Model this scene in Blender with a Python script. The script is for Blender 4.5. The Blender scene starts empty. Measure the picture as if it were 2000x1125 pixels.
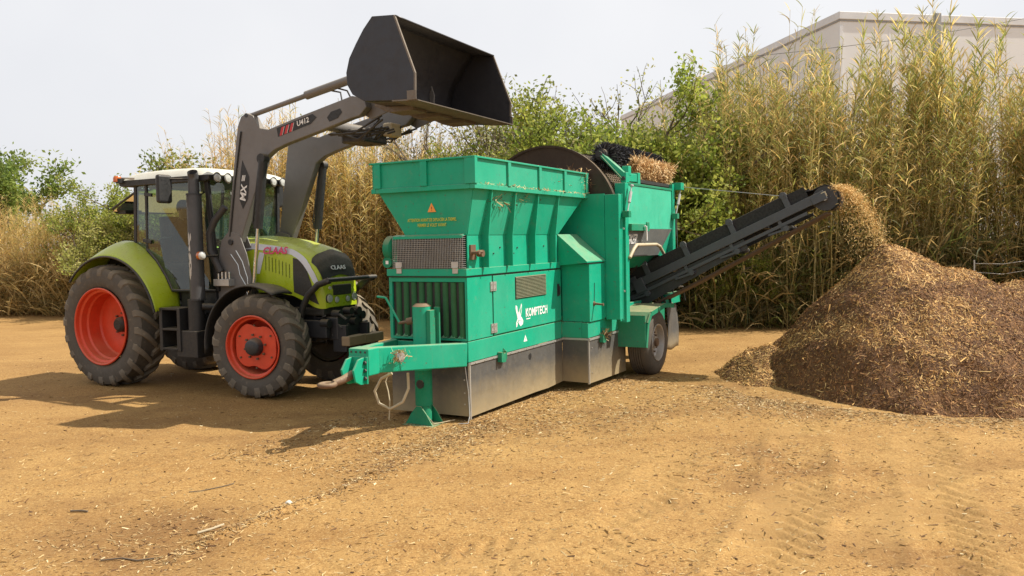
import bpy, bmesh, math, random
import numpy as np
from mathutils import Vector, Matrix

# ------------------------------------------------------------------ camera, sky, sun, exposure
scn = bpy.context.scene
col = scn.collection
pi, R = math.pi, math.radians
FPX, CY, PITCH, ROLL, CAMH = 1591.0, 546.6, 0.047254, -0.020587, 2.05
cam = bpy.data.cameras.new('camera')
cam.sensor_width = 36.0
cam.lens = FPX * 36.0 / 2000.0
cam.shift_y = -(562.5 - CY) / 2000.0
cam.clip_end = 2000.0
camo = bpy.data.objects.new('camera', cam)
col.objects.link(camo)
_fw = Vector((0, math.cos(PITCH), -math.sin(PITCH)))
_r = Vector((1, 0, 0)); _u = _r.cross(_fw)
_R = _r * math.cos(ROLL) + _u * math.sin(ROLL)
_U = -_r * math.sin(ROLL) + _u * math.cos(ROLL)
camo.matrix_world = Matrix(((_R.x, _U.x, -_fw.x, 0), (_R.y, _U.y, -_fw.y, 0), (_R.z, _U.z, -_fw.z, CAMH), (0, 0, 0, 1)))
scn.camera = camo

SUN_EL, SUN_AZ = R(51), R(3)              # azimuth measured from +x towards +y
world = bpy.data.worlds.new('World'); scn.world = world; world.use_nodes = True
wn, wl = world.node_tree.nodes, world.node_tree.links
wn.clear()
w_out = wn.new('ShaderNodeOutputWorld'); w_bg = wn.new('ShaderNodeBackground')
w_sky = wn.new('ShaderNodeTexSky'); w_sky.sky_type = 'NISHITA'; w_sky.sun_disc = False
w_sky.sun_elevation = SUN_EL; w_sky.sun_rotation = pi / 2 - SUN_AZ
w_sky.dust_density = 4.0; w_sky.air_density = 1.0
w_tc = wn.new('ShaderNodeTexCoord')
w_no = wn.new('ShaderNodeTexNoise'); w_no.inputs['Scale'].default_value = 1.6; w_no.inputs['Detail'].default_value = 5
w_rp = wn.new('ShaderNodeValToRGB')       # thin high cloud over the whole sky
w_rp.color_ramp.elements[0].position = .3; w_rp.color_ramp.elements[0].color = (7.3, 7.38, 7.75, 1)
w_rp.color_ramp.elements[1].position = .7; w_rp.color_ramp.elements[1].color = (9.0, 8.95, 9.0, 1)
w_mx = wn.new('ShaderNodeMix'); w_mx.data_type = 'RGBA'; w_mx.inputs['Factor'].default_value = .88
wl.new(w_tc.outputs['Generated'], w_no.inputs['Vector'])
wl.new(w_no.outputs['Fac'], w_rp.inputs['Fac'])
wl.new(w_sky.outputs[0], w_mx.inputs[6]); wl.new(w_rp.outputs[0], w_mx.inputs[7])
wl.new(w_mx.outputs[2], w_bg.inputs['Color'])
w_bg.inputs['Strength'].default_value = 0.081
wl.new(w_bg.outputs[0], w_out.inputs[0])
sun = bpy.data.lights.new('sun', 'SUN'); sun.energy = 5.0; sun.angle = R(.6); sun.color = (1, .945, .84)
suno = bpy.data.objects.new('sun', sun); col.objects.link(suno)
suno.rotation_euler = Vector((math.cos(SUN_EL) * math.cos(SUN_AZ), math.cos(SUN_EL) * math.sin(SUN_AZ), math.sin(SUN_EL))).to_track_quat('Z', 'Y').to_euler()
scn.view_settings.view_transform = 'Standard'; scn.view_settings.look = 'None'
scn.view_settings.exposure = 0.5; scn.view_settings.gamma = 1.0

# ------------------------------------------------------------------ helpers
rng = np.random.default_rng(7)
random.seed(7)

def tag(o, label=None, cat=None, group=None, kind=None):
    if label: o['label'] = label
    if cat: o['category'] = cat
    if group: o['group'] = group
    if kind: o['kind'] = kind
    return o

def empty(name, loc=(0, 0, 0), rz=0.0, parent=None):
    o = bpy.data.objects.new(name, None); col.objects.link(o)
    o.location = loc; o.rotation_euler = (0, 0, rz); o.empty_display_size = .2
    if parent: o.parent = parent
    return o

def copy_tree(o, parent=None):
    c = o.copy(); col.objects.link(c); c.parent = parent
    for ch in o.children: copy_tree(ch, c)
    return c

class B:
    """collects shapes, build() links them as one mesh object"""
    def __init__(s): s.v = []; s.f = []
    def add(s, vs, fs):
        n = len(s.v); s.v += [tuple(p) for p in vs]; s.f += [tuple(i + n for i in f) for f in fs]; return s
    def box(s, x0, x1, y0, y1, z0, z1):
        return s.add([(x0, y0, z0), (x1, y0, z0), (x1, y1, z0), (x0, y1, z0), (x0, y0, z1), (x1, y0, z1), (x1, y1, z1), (x0, y1, z1)],
                     [(0, 3, 2, 1), (4, 5, 6, 7), (0, 1, 5, 4), (1, 2, 6, 5), (2, 3, 7, 6), (3, 0, 4, 7)])
    def bar(s, p, q, w, h, up=(0, 0, 1)):
        p, q = Vector(p), Vector(q); d = (q - p).normalized(); up = Vector(up)
        sd = d.cross(up)
        if sd.length < 1e-4: sd = d.cross(Vector((1, 0, 0)))
        sd.normalize(); u = sd.cross(d); sd *= w / 2; u *= h / 2
        vs = [c + a * sd + b * u for c in (p, q) for a, b in ((-1, -1), (1, -1), (1, 1), (-1, 1))]
        return s.add(vs, [(0, 1, 2, 3), (7, 6, 5, 4), (0, 4, 5, 1), (1, 5, 6, 2), (2, 6, 7, 3), (3, 7, 4, 0)])
    def tube(s, pts, r, n=8, cap=True, flat=1.0):
        pts = [Vector(p) for p in pts]; m = len(pts)
        rs = r if isinstance(r, (list, tuple)) else [r] * m
        ref = None; vs = []
        for i, p in enumerate(pts):
            d = (pts[min(i + 1, m - 1)] - pts[max(i - 1, 0)]).normalized()
            if ref is None:
                ref = d.cross(Vector((0, 0, 1)))
                if ref.length < .05: ref = d.cross(Vector((0, 1, 0)))
            ref = (ref - d * ref.dot(d)).normalized(); b = d.cross(ref)
            for k in range(n):
                a = 2 * pi * k / n; vs.append(p + (ref * math.cos(a) + b * math.sin(a) * flat) * rs[i])
        fs = [(i * n + k, i * n + (k + 1) % n, (i + 1) * n + (k + 1) % n, (i + 1) * n + k) for i in range(m - 1) for k in range(n)]
        if cap: fs += [tuple(range(n))[::-1], tuple((m - 1) * n + k for k in range(n))]
        return s.add(vs, fs)
    def cyl(s, p, q, r, n=16): return s.tube([p, q], r, n)
    def prism(s, poly, axis, a, b):
        n = len(poly)
        def P(u, w, t): return {'y': (u, t, w), 'x': (t, u, w), 'z': (u, w, t)}[axis]
        vs = [P(u, w, a) for u, w in poly] + [P(u, w, b) for u, w in poly]
        return s.add(vs, [tuple(range(n))[::-1], tuple(range(n, 2 * n))] + [(i, (i + 1) % n, n + (i + 1) % n, n + i) for i in range(n)])
    def lathe(s, prof, c, axis='y', n=48, closed=False):
        vs = []; m = len(prof)
        for r, h in prof:
            for k in range(n):
                a = 2 * pi * k / n; u, w = r * math.cos(a), r * math.sin(a)
                vs.append({'y': (c[0] + u, c[1] + h, c[2] + w), 'x': (c[0] + h, c[1] + u, c[2] + w), 'z': (c[0] + u, c[1] + w, c[2] + h)}[axis])
        rng_ = range(m if closed else m - 1)
        return s.add(vs, [(i * n + k, i * n + (k + 1) % n, ((i + 1) % m) * n + (k + 1) % n, ((i + 1) % m) * n + k) for i in rng_ for k in range(n)])
    def grid(s, fn, nu, nv):
        vs = [fn(i / (nu - 1), j / (nv - 1)) for i in range(nu) for j in range(nv)]
        return s.add(vs, [(i * nv + j, i * nv + j + 1, (i + 1) * nv + j + 1, (i + 1) * nv + j) for i in range(nu - 1) for j in range(nv - 1)])
    def build(s, name, mat, parent=None, bevel=0, smooth=None, solid=0, recalc=True):
        me = bpy.data.meshes.new(name); me.from_pydata(s.v, [], s.f)
        if recalc:
            bm = bmesh.new(); bm.from_mesh(me); bmesh.ops.recalc_face_normals(bm, faces=bm.faces[:]); bm.to_mesh(me); bm.free()
        if smooth is not None:
            me.shade_smooth(); me.set_sharp_from_angle(angle=R(smooth))
        me.materials.append(mat)
        o = bpy.data.objects.new(name, me); col.objects.link(o)
        if parent: o.parent = parent
        if solid:
            m = o.modifiers.new('solid', 'SOLIDIFY'); m.thickness = solid; m.offset = 0
        if bevel:
            m = o.modifiers.new('bevel', 'BEVEL'); m.width = bevel; m.segments = 2; m.limit_method = 'ANGLE'; m.angle_limit = R(35)
        return o

def npmesh(name, verts, quads, mat, parent=None, cols=None, tris=None, smooth=False):
    me = bpy.data.meshes.new(name)
    verts = np.ascontiguousarray(verts, np.float32).reshape(-1, 3)
    quads = np.ascontiguousarray(quads, np.int32)
    k = quads.shape[1]
    me.vertices.add(len(verts)); me.vertices.foreach_set('co', verts.ravel())
    me.loops.add(quads.size); me.loops.foreach_set('vertex_index', quads.ravel())
    me.polygons.add(len(quads)); me.polygons.foreach_set('loop_start', np.arange(0, quads.size, k, dtype=np.int32))
    me.update(calc_edges=True)
    if cols is not None:
        ca = me.color_attributes.new('Col', 'FLOAT_COLOR', 'POINT')
        c4 = np.ones((len(verts), 4), np.float32); c4[:, :3] = cols
        ca.data.foreach_set('color', c4.ravel())
    if smooth: me.shade_smooth()
    me.validate()
    me.materials.append(mat)
    if name is None: return me
    o = bpy.data.objects.new(name, me); col.objects.link(o)
    if parent: o.parent = parent
    return o

def text(body, size, mat, parent, loc, rot, name='lettering', shear=0.0, offset=0.0, ext=.002, align='CENTER', sx=1.0):
    c = bpy.data.curves.new(name, 'FONT'); c.body = body; c.size = size; c.extrude = ext; c.shear = shear; c.offset = offset
    c.align_x = align; c.align_y = 'CENTER'; c.resolution_u = 2
    tmp = bpy.data.objects.new('tmp', c)
    me = tmp.to_mesh(); me2 = me.copy(); tmp.to_mesh_clear(); bpy.data.objects.remove(tmp)
    me2.name = name; me2.materials.clear(); me2.materials.append(mat)
    o = bpy.data.objects.new(name, me2); col.objects.link(o); o.parent = parent
    o.location = loc; o.rotation_euler = rot; o.scale = (sx, 1, 1)
    return o
SIDE = (R(90), 0, 0); FRONT = (R(90), 0, R(-90))

def vnoise(x, y, seed=0):
    r = np.random.default_rng(seed); t = r.random((256, 256))
    xi, yi = np.floor(x).astype(int), np.floor(y).astype(int); u, v = x - xi, y - yi
    u = u * u * (3 - 2 * u); v = v * v * (3 - 2 * v)
    a, b, c, d = t[xi % 256, yi % 256], t[(xi + 1) % 256, yi % 256], t[xi % 256, (yi + 1) % 256], t[(xi + 1) % 256, (yi + 1) % 256]
    return (a * (1 - u) + b * u) * (1 - v) + (c * (1 - u) + d * u) * v - .5
def fbm(x, y, seed=0, o=4):
    s = 0; a = 1.0
    for i in range(o): s = s + a * vnoise(x * 2 ** i + 17.3 * i, y * 2 ** i + 9.1 * i, seed + i); a *= .5
    return s

# ------------------------------------------------------------------ materials
def nodes(name):
    m = bpy.data.materials.new(name); m.use_nodes = True
    nt = m.node_tree; return m, nt.nodes, nt.links, nt.nodes['Principled BSDF']
def mixc(n, l, fac, a, b):
    x = n.new('ShaderNodeMix'); x.data_type = 'RGBA'
    for s_, val in ((0, fac), (6, a), (7, b)):
        if hasattr(val, 'is_output'): l.new(val, x.inputs[s_])
        elif isinstance(val, (int, float)): x.inputs[s_].default_value = val
        else: x.inputs[s_].default_value = (*val, 1)
    return x.outputs[2]
def noise(n, l, scale, detail=4, rough=.6, vec=None, dist=0):
    t = n.new('ShaderNodeTexNoise'); t.inputs['Scale'].default_value = scale; t.inputs['Detail'].default_value = detail
    t.inputs['Roughness'].default_value = rough; t.inputs['Distortion'].default_value = dist
    if vec is not None: l.new(vec, t.inputs['Vector'])
    return t.outputs['Fac']
def ramp(n, l, src, p0, p1, v0=0.0, v1=1.0):
    r = n.new('ShaderNodeMapRange'); r.inputs[1].default_value = p0; r.inputs[2].default_value = p1
    r.inputs[3].default_value = v0; r.inputs[4].default_value = v1; l.new(src, r.inputs[0]); return r.outputs[0]
def objco(n): return n.new('ShaderNodeTexCoord').outputs['Object']
def bump(n, l, src, bsdf, strength=.3, dist=.02):
    b = n.new('ShaderNodeBump'); b.inputs['Strength'].default_value = strength; b.inputs['Distance'].default_value = dist
    l.new(src, b.inputs['Height']); l.new(b.outputs[0], bsdf.inputs['Normal'])

def m_paint(name, c, dirt=(.30, .22, .12), amount=.35, rough=.42, metal=0.0, scale=3.0, spec=.5, streak=True, zdirt=None, top=.45, chips=0.0):
    """painted steel with dust, rubbed spots and run marks"""
    m, n, l, b = nodes(name); v = objco(n)
    base = mixc(n, l, ramp(n, l, noise(n, l, scale, 5, .65, v), .3, .75), tuple(x * .86 for x in c), tuple(min(1, x * 1.08) for x in c))
    f1 = ramp(n, l, noise(n, l, scale * 4.1, 8, .75, v), .56, .8, 0, amount)
    base = mixc(n, l, f1, base, dirt)
    if streak:
        mp = n.new('ShaderNodeMapping'); mp.inputs['Scale'].default_value = (9, 9, .8); l.new(v, mp.inputs['Vector'])
        base = mixc(n, l, ramp(n, l, noise(n, l, 1.5, 6, .7, mp.outputs[0]), .58, .85, 0, amount * .7), base, tuple(x * .8 for x in dirt))
    if zdirt:
        sx = n.new('ShaderNodeSeparateXYZ'); l.new(v, sx.inputs[0])
        ad = n.new('ShaderNodeMath'); ad.operation = 'MULTIPLY_ADD'; l.new(noise(n, l, 4, 4, .6, v), ad.inputs[0]); ad.inputs[1].default_value = zdirt[2]
        l.new(sx.outputs['Z'], ad.inputs[2])
        base = mixc(n, l, ramp(n, l, ad.outputs[0], zdirt[0], zdirt[1], zdirt[3], 0), base, dirt)
    if chips:
        base = mixc(n, l, ramp(n, l, noise(n, l, 26, 3, .5, v), .69, .715, 0, chips), base, (.10, .065, .04))
        base = mixc(n, l, ramp(n, l, noise(n, l, .9, 3, .5, v), .42, .72, 0, .30), base, tuple(min(1, x * .75 + .12) for x in c))
    if top:                                     # settled dust on faces that look up
        gm = n.new('ShaderNodeNewGeometry'); sn = n.new('ShaderNodeSeparateXYZ'); l.new(gm.outputs['Normal'], sn.inputs[0])
        mu = n.new('ShaderNodeMath'); mu.operation = 'MULTIPLY'; l.new(ramp(n, l, sn.outputs['Z'], .25, .95), mu.inputs[0])
        l.new(ramp(n, l, noise(n, l, 5, 6, .7, v), .25, .65, top * .35, top), mu.inputs[1])
        base = mixc(n, l, mu.outputs[0], base, (.40, .30, .165))
    l.new(base, b.inputs['Base Color'])
    l.new(ramp(n, l, noise(n, l, scale * 6, 4, .6, v), .3, .8, rough * .75, min(1, rough * 1.5)), b.inputs['Roughness'])
    b.inputs['Metallic'].default_value = metal; b.inputs['Specular IOR Level'].default_value = spec
    bump(n, l, noise(n, l, scale * 1.3, 3, .5, v), b, .08, .03)
    return m

GREEN = m_paint('machine_green', (.007, .335, .195), (.17, .23, .14), .5, .45, scale=2.2, spec=.3, top=.55, chips=.75)
GREEN_D = m_paint('dusty_green', (.009, .215, .11), (.19, .14, .065), .55, .6, scale=4, spec=.25, top=.8, chips=.8)
GREEN_LIT = m_paint('sunlit_green', (.055, .46, .29), (.30, .36, .22), .45, .4, scale=1.6, spec=.4)  # paler copy of the machine green for the hood, sunlight and reflection painted in
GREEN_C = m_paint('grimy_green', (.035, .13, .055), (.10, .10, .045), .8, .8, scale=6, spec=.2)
SKIRT = m_paint('dusty_skirt_sheet', (.095, .092, .085), (.36, .28, .155), .45, .6, metal=.2, scale=2.5, zdirt=(.2, .62, .25, .9))
GALV = m_paint('galvanised_steel', (.50, .49, .46), (.30, .24, .14), .4, .4, metal=.6, scale=8)
STEEL_BROWN = m_paint('brown_drum_steel', (.06, .042, .032), (.12, .075, .045), .5, .5, metal=.5, scale=3)
BLACK = m_paint('black_plastic', (.018, .018, .018), (.13, .10, .065), .35, .5, scale=5)
BLACK_S = m_paint('black_satin_steel', (.03, .031, .034), (.14, .11, .07), .35, .45, scale=4)
BELT = m_paint('conveyor_belt_rubber', (.012, .0115, .011), (.05, .035, .022), .3, .7, scale=5, top=.12)
CONV = m_paint('conveyor_steel', (.06, .067, .077), (.16, .13, .09), .35, .42, scale=4)
BELT_U = m_paint('dusty_belt_underside', (.07, .042, .024), (.17, .10, .05), .6, .85, scale=5)
LOADER = m_paint('loader_grey', (.15, .14, .132), (.24, .18, .11), .4, .45, metal=.05, scale=3, chips=.5)
BUCKET = m_paint('bucket_black', (.030, .030, .035), (.075, .065, .055), .35, .4, metal=.15, scale=2, top=.3)
BUCKET_W = m_paint('worn_bucket_edge', (.17, .14, .11), (.28, .19, .11), .6, .5, metal=.5, scale=6)
TGREEN = m_paint('tractor_green', (.40, .50, .018), (.40, .36, .16), .45, .30, scale=2, streak=False)
TWHITE = m_paint('cab_roof_white', (.66, .66, .58), (.36, .30, .18), .35, .4, scale=3, streak=False)
SILVER = m_paint('silver_stripe', (.56, .58, .62), (.4, .34, .2), .25, .35, scale=3, streak=False)
RED = m_paint('wheel_red', (.66, .062, .020), (.38, .20, .11), .42, .45, scale=5)
TYRE = m_paint('dusty_tyre', (.095, .083, .068), (.26, .20, .135), .75, .85, scale=3.5, spec=.25, streak=False)
TYRE_L = m_paint('tyre_lugs', (.155, .132, .102), (.38, .30, .20), .8, .85, scale=5, spec=.25, streak=False)
DUSTY = m_paint('dusty_beam', (.30, .22, .13), (.42, .31, .17), .8, .8, scale=6)
GRILLE = m_paint('dark_grille', (.030, .028, .022), (.16, .13, .06), .35, .6, scale=6, streak=False)
RUST = m_paint('rusty_steel', (.13, .075, .042), (.24, .15, .08), .8, .7, scale=9)
CHROME = m_paint('chrome_rod', (.6, .6, .58), (.3, .25, .16), .2, .2, metal=.9, scale=9, streak=False)
RIMGREY = m_paint('grey_rim', (.42, .40, .37), (.25, .18, .1), .6, .45, metal=.4, scale=10)
WHITE = m_paint('white_decal', (.78, .78, .76), (.5, .45, .35), .2, .5, scale=6, streak=False)
YELLOW = m_paint('yellow_decal', (.55, .55, .05), (.4, .33, .1), .2, .5, scale=6, streak=False)
ORANGE = m_paint('orange_decal', (.80, .30, .05), (.4, .3, .1), .1, .5, scale=6, streak=False)
REDDEC = m_paint('red_decal', (.50, .03, .035), (.3, .2, .1), .1, .5, scale=6, streak=False)
PINKDEC = m_paint('red_lettering', (.62, .05, .14), (.4, .3, .2), .1, .5, scale=6, streak=False)
PIPEGREY = m_paint('exhaust_grey', (.075, .075, .078), (.16, .13, .09), .4, .45, metal=.3, scale=4)
GREYPANEL = m_paint('grey_panel', (.13, .135, .13), (.25, .2, .12), .4, .5, scale=4)
CREAM = m_paint('beige_tube', (.50, .42, .28), (.33, .24, .13), .5, .5, scale=9)
SEATM = m_paint('seat_fabric', (.03, .03, .034), (.06, .055, .05), .3, .9, scale=9, streak=False)
def m_simple(name, c, rough=.5, metal=0, emit=None):
    m, n, l, b = nodes(name); v = objco(n)
    l.new(mixc(n, l, noise(n, l, 14, 4, .6, v), tuple(x * .85 for x in c), tuple(min(1, x * 1.1) for x in c)), b.inputs['Base Color'])
    b.inputs['Roughness'].default_value = rough; b.inputs['Metallic'].default_value = metal; return m
LENS = m_simple('lamp_lens', (.50, .50, .47), .12)
REFLECT = m_simple('lamp_reflector', (.85, .85, .82), .18, .8)
AMBER = m_simple('amber_lens', (.50, .12, .02), .2)
SKIN = m_simple('skin', (.42, .24, .16), .6)
CLOTH = m_simple('dark_clothes', (.022, .024, .03), .95)
HAIRM = m_simple('dark_hair', (.02, .015, .012), .8)
CABLE = m_simple('cable_rubber', (.045, .042, .04), .6)
WIRE = m_simple('cable_wire', (.12, .12, .12), .5, .3)
LOUVRE = m_paint('louvre_grey_green', (.05, .075, .035), (.13, .15, .045), .6, .5, scale=7)

def m_glass(name, tint, alpha=.75):
    m, n, l, b = nodes(name); n.remove(b); out = n['Material Output']
    tr = n.new('ShaderNodeBsdfTransparent'); tr.inputs[0].default_value = (*tint, 1)
    gl = n.new('ShaderNodeBsdfGlossy'); gl.inputs['Roughness'].default_value = .03; gl.inputs[0].default_value = (.9, .95, .92, 1)
    df = n.new('ShaderNodeBsdfDiffuse'); df.inputs[0].default_value = (.28, .26, .20, 1)
    v = objco(n)
    mx0 = n.new('ShaderNodeMixShader'); l.new(ramp(n, l, noise(n, l, 3, 6, .7, v), .35, .8, .01, .14), mx0.inputs[0]); l.new(tr.outputs[0], mx0.inputs[1]); l.new(df.outputs[0], mx0.inputs[2])
    fr = n.new('ShaderNodeFresnel'); fr.inputs[0].default_value = 1.85
    mx = n.new('ShaderNodeMixShader'); l.new(fr.outputs[0], mx.inputs[0]); l.new(mx0.outputs[0], mx.inputs[1]); l.new(gl.outputs[0], mx.inputs[2])
    l.new(mx.outputs[0], out.inputs[0]); return m
GLASS = m_glass('tinted_cab_glass', (.38, .58, .53))

def m_leaf(name, trans=.35, rough=.55, vary=True):
    m, n, l, b = nodes(name); out = n['Material Output']
    at = n.new('ShaderNodeAttribute'); at.attribute_name = 'Col'
    oi = n.new('ShaderNodeObjectInfo')
    hs = n.new('ShaderNodeHueSaturation'); l.new(at.outputs['Color'], hs.inputs['Color'])
    if vary:
        l.new(ramp(n, l, oi.outputs['Random'], 0, 1, .485, .510), hs.inputs['Hue'])
        l.new(ramp(n, l, oi.outputs['Random'], 0, 1, .88, 1.12), hs.inputs['Value'])
    l.new(hs.outputs[0], b.inputs['Base Color']); b.inputs['Roughness'].default_value = rough; b.inputs['Specular IOR Level'].default_value = .3
    tl = n.new('ShaderNodeBsdfTranslucent'); l.new(hs.outputs[0], tl.inputs[0])
    mx = n.new('ShaderNodeMixShader'); mx.inputs[0].default_value = trans
    l.new(b.outputs[0], mx.inputs[1]); l.new(tl.outputs[0], mx.inputs[2]); l.new(mx.outputs[0], out.inputs[0]); return m
LEAF = m_leaf('leaf', .55); CHIP = m_leaf('wood_chip', .05, .8, False); BRISTLE = m_leaf('bristle', .02, .5, False)
BARK = m_simple('bark', (.13, .10, .07), .9)
CULM = m_simple('reed_culm', (.34, .27, .12), .6)

def m_ground():
    m, n, l, b = nodes('dry_sandy_soil'); v = objco(n)
    A, C, D = (.285, .158, .053), (.375, .224, .079), (.20, .102, .037)
    mp = n.new('ShaderNodeMapping'); mp.inputs['Scale'].default_value = (1, 2.2, 1); mp.inputs['Rotation'].default_value = (0, 0, .45); l.new(v, mp.inputs['Vector'])
    base = mixc(n, l, ramp(n, l, noise(n, l, .55, 6, .62, mp.outputs[0]), .34, .66), A, C)
    base = mixc(n, l, ramp(n, l, noise(n, l, 1.7, 7, .7, mp.outputs[0], .4), .52, .78, 0, .6), base, D)
    base = mixc(n, l, ramp(n, l, noise(n, l, 14, 6, .75, v), .50, .70, 0, .5), base, (.18, .09, .031))
    base = mixc(n, l, ramp(n, l, noise(n, l, 36, 4, .75, v), .50, .60, 0, .5), base, (.15, .072, .024))
    base = mixc(n, l, ramp(n, l, noise(n, l, 55, 3, .7, v), .54, .64, 0, .55), base, (.52, .36, .155))
    base = mixc(n, l, ramp(n, l, noise(n, l, 85, 3, .7, v), .54, .62, 0, .55), base, (.11, .054, .02))
    at = n.new('ShaderNodeAttribute'); at.attribute_name = 'Col'
    sx = n.new('ShaderNodeSeparateColor'); l.new(at.outputs['Color'], sx.inputs[0])
    base = mixc(n, l, ramp(n, l, sx.outputs[0], 0, 1, 0, .62), base, (.14, .07, .028))     # damp chips trodden in
    base = mixc(n, l, ramp(n, l, sx.outputs[1], 0, 1, 0, .45), base, (.36, .225, .085))     # soil pressed smooth by wheels
    l.new(base, b.inputs['Base Color']); b.inputs['Roughness'].default_value = .95; b.inputs['Specular IOR Level'].default_value = .15
    h = n.new('ShaderNodeMath'); h.operation = 'MULTIPLY_ADD'; l.new(noise(n, l, 60, 4, .7, v), h.inputs[0]); h.inputs[1].default_value = .35; l.new(noise(n, l, 8, 7, .7, v), h.inputs[2])
    bump(n, l, h.outputs[0], b, .6, .018); return m
GROUND = m_ground()
def m_heap():
    m, n, l, b = nodes('shredded_wood'); v = objco(n)
    mp = n.new('ShaderNodeMapping'); mp.inputs['Scale'].default_value = (1, 1, 2.4); l.new(v, mp.inputs['Vector'])
    base = mixc(n, l, ramp(n, l, noise(n, l, 2.0, 6, .7, mp.outputs[0]), .35, .65), (.10, .044, .017), (.22, .105, .038))
    base = mixc(n, l, ramp(n, l, noise(n, l, 40, 5, .7, v), .5, .7, 0, .7), base, (.30, .185, .085))
    l.new(base, b.inputs['Base Color']); b.inputs['Roughness'].default_value = .95
    bump(n, l, noise(n, l, 45, 6, .75, v), b, 1.0, .05); return m
HEAP = m_heap()
def m_wall():
    m, n, l, b = nodes('warehouse_wall'); v = objco(n)
    base = mixc(n, l, ramp(n, l, noise(n, l, .25, 5, .6, v), .3, .7), (.66, .665, .66), (.73, .735, .73))
    mp = n.new('ShaderNodeMapping'); mp.inputs['Scale'].default_value = (2, 2, .12); l.new(v, mp.inputs['Vector'])
    base = mixc(n, l, ramp(n, l, noise(n, l, 1, 6, .7, mp.outputs[0]), .55, .8, 0, .4), base, (.56, .56, .55))
    l.new(base, b.inputs['Base Color']); b.inputs['Roughness'].default_value = .8; return m
WALL = m_wall()
TRIM = m_paint('roof_edge_metal', (.66, .67, .68), (.4, .38, .33), .3, .5, scale=1)
PIPE = m_paint('grey_column', (.30, .31, .32), (.25, .23, .2), .3, .6, scale=1)
STONE = m_simple('pale_stone', (.55, .52, .45), .9)

# ------------------------------------------------------------------ ground
TR_O, TR_A = (-.5057, 9.1919), pi / 2 - .49944        # screening trailer: front right corner, heading
KO, KA = (-5.703, 13.116), R(-27)                     # tractor: rear axle, heading
def t2w(x, y): return TR_O[0] + x * math.cos(TR_A) - y * math.sin(TR_A), TR_O[1] + x * math.sin(TR_A) + y * math.cos(TR_A)

def seg_uv(x, y, p, q):
    dx, dy = q[0] - p[0], q[1] - p[1]; L = math.hypot(dx, dy); dx /= L; dy /= L
    u = (x - p[0]) * dx + (y - p[1]) * dy; v = -(x - p[0]) * dy + (y - p[1]) * dx
    return u, v, L
TRACKS = [((1.1, 4.2), (3.35, 9.1), .26, 1), ((2.25, 4.2), (4.3, 8.3), .24, 1), ((.0, 4.2), (1.9, 8.0), .22, .5),
          ((2.0, 5.4), (9.0, 8.3), .30, 1), ((2.6, 4.6), (9.0, 6.9), .28, 1), ((-3.2, 4.0), (.4, 5.9), .24, .7), ((-8, 6.4), (-2.0, 8.1), .28, .45),
          ((-9.5, 9.2), (-4.2, 10.4), .3, .4), ((-1.2, 4.2), (1.6, 6.6), .22, .7)]
RIDGE = ((-.35, 8.95), (-2.3, 5.2))
def gheight(x, y):
    z = fbm(x * .35, y * .35, 3, 3) * .05 + fbm(x * 1.6, y * 1.6, 11, 4) * .022 + fbm(x * 7, y * 7, 21, 3) * .010
    wx, wy = t2w(4.3, -.5); z = z - .07 * np.exp(-((x - wx) ** 2 + (y - wy) ** 2) / 3.0)
    near = np.clip((22 - y) / 6, 0, 1)
    for i, (p, q, w, s) in enumerate(TRACKS):
        u, v, L = seg_uv(x, y, p, q)
        v = v + .10 * np.sin(u * .8 + i)
        msk = np.exp(-(v / w) ** 4) * (np.clip(u / .6, 0, 1) * np.clip((L - u) / .8, 0, 1)) * np.clip(.55 + fbm(x * .9, y * .9, 50 + i, 3) * 2.2, 0, 1)
        ch = np.sin((u * 1.0 + .75 * np.abs(v)) * 2 * pi / .17 + 1.5 * fbm(x * 2, y * 2, 70 + i, 2))
        z = z + s * msk * (-.016 + .015 * np.tanh(ch * 2.5))
        z = z + s * .022 * np.exp(-((np.abs(v) - w * 1.15) / .07) ** 2) * np.clip(.5 + fbm(x * 1.3, y * 1.3, 90 + i, 3) * 1.6, 0, 1) * np.clip(u / .6, 0, 1) * np.clip((L - u) / .8, 0, 1)
    u, v, L = seg_uv(x, y, *RIDGE); v = v + .05 * np.sin(u * 2.1)
    z = z + .035 * np.exp(-(v / .055) ** 2) * np.clip(u / .3, 0, 1) * np.clip((L - u) / .6, 0, 1) * np.clip(.6 + fbm(x * 3, y * 3, 31, 3) * 1.5, .1, 1)
    return z * near
def axis(lo, hi, st, far0, far1):
    c = list(np.arange(lo, hi + st / 2, st)); a = []; d = st; p = lo
    while p > far0: d *= 1.16; p -= d; a.append(p)
    b = []; d = st; p = c[-1]
    while p < far1: d *= 1.16; p += d; b.append(p)
    return np.array(a[::-1] + c + b)
gx = axis(-4.6, 6.6, .028, -600, 600); gy = axis(4.4, 9.4, .028, -60, 1200)
GX, GY = np.meshgrid(gx, gy, indexing='ij')
GZ = gheight(GX, GY)
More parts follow.
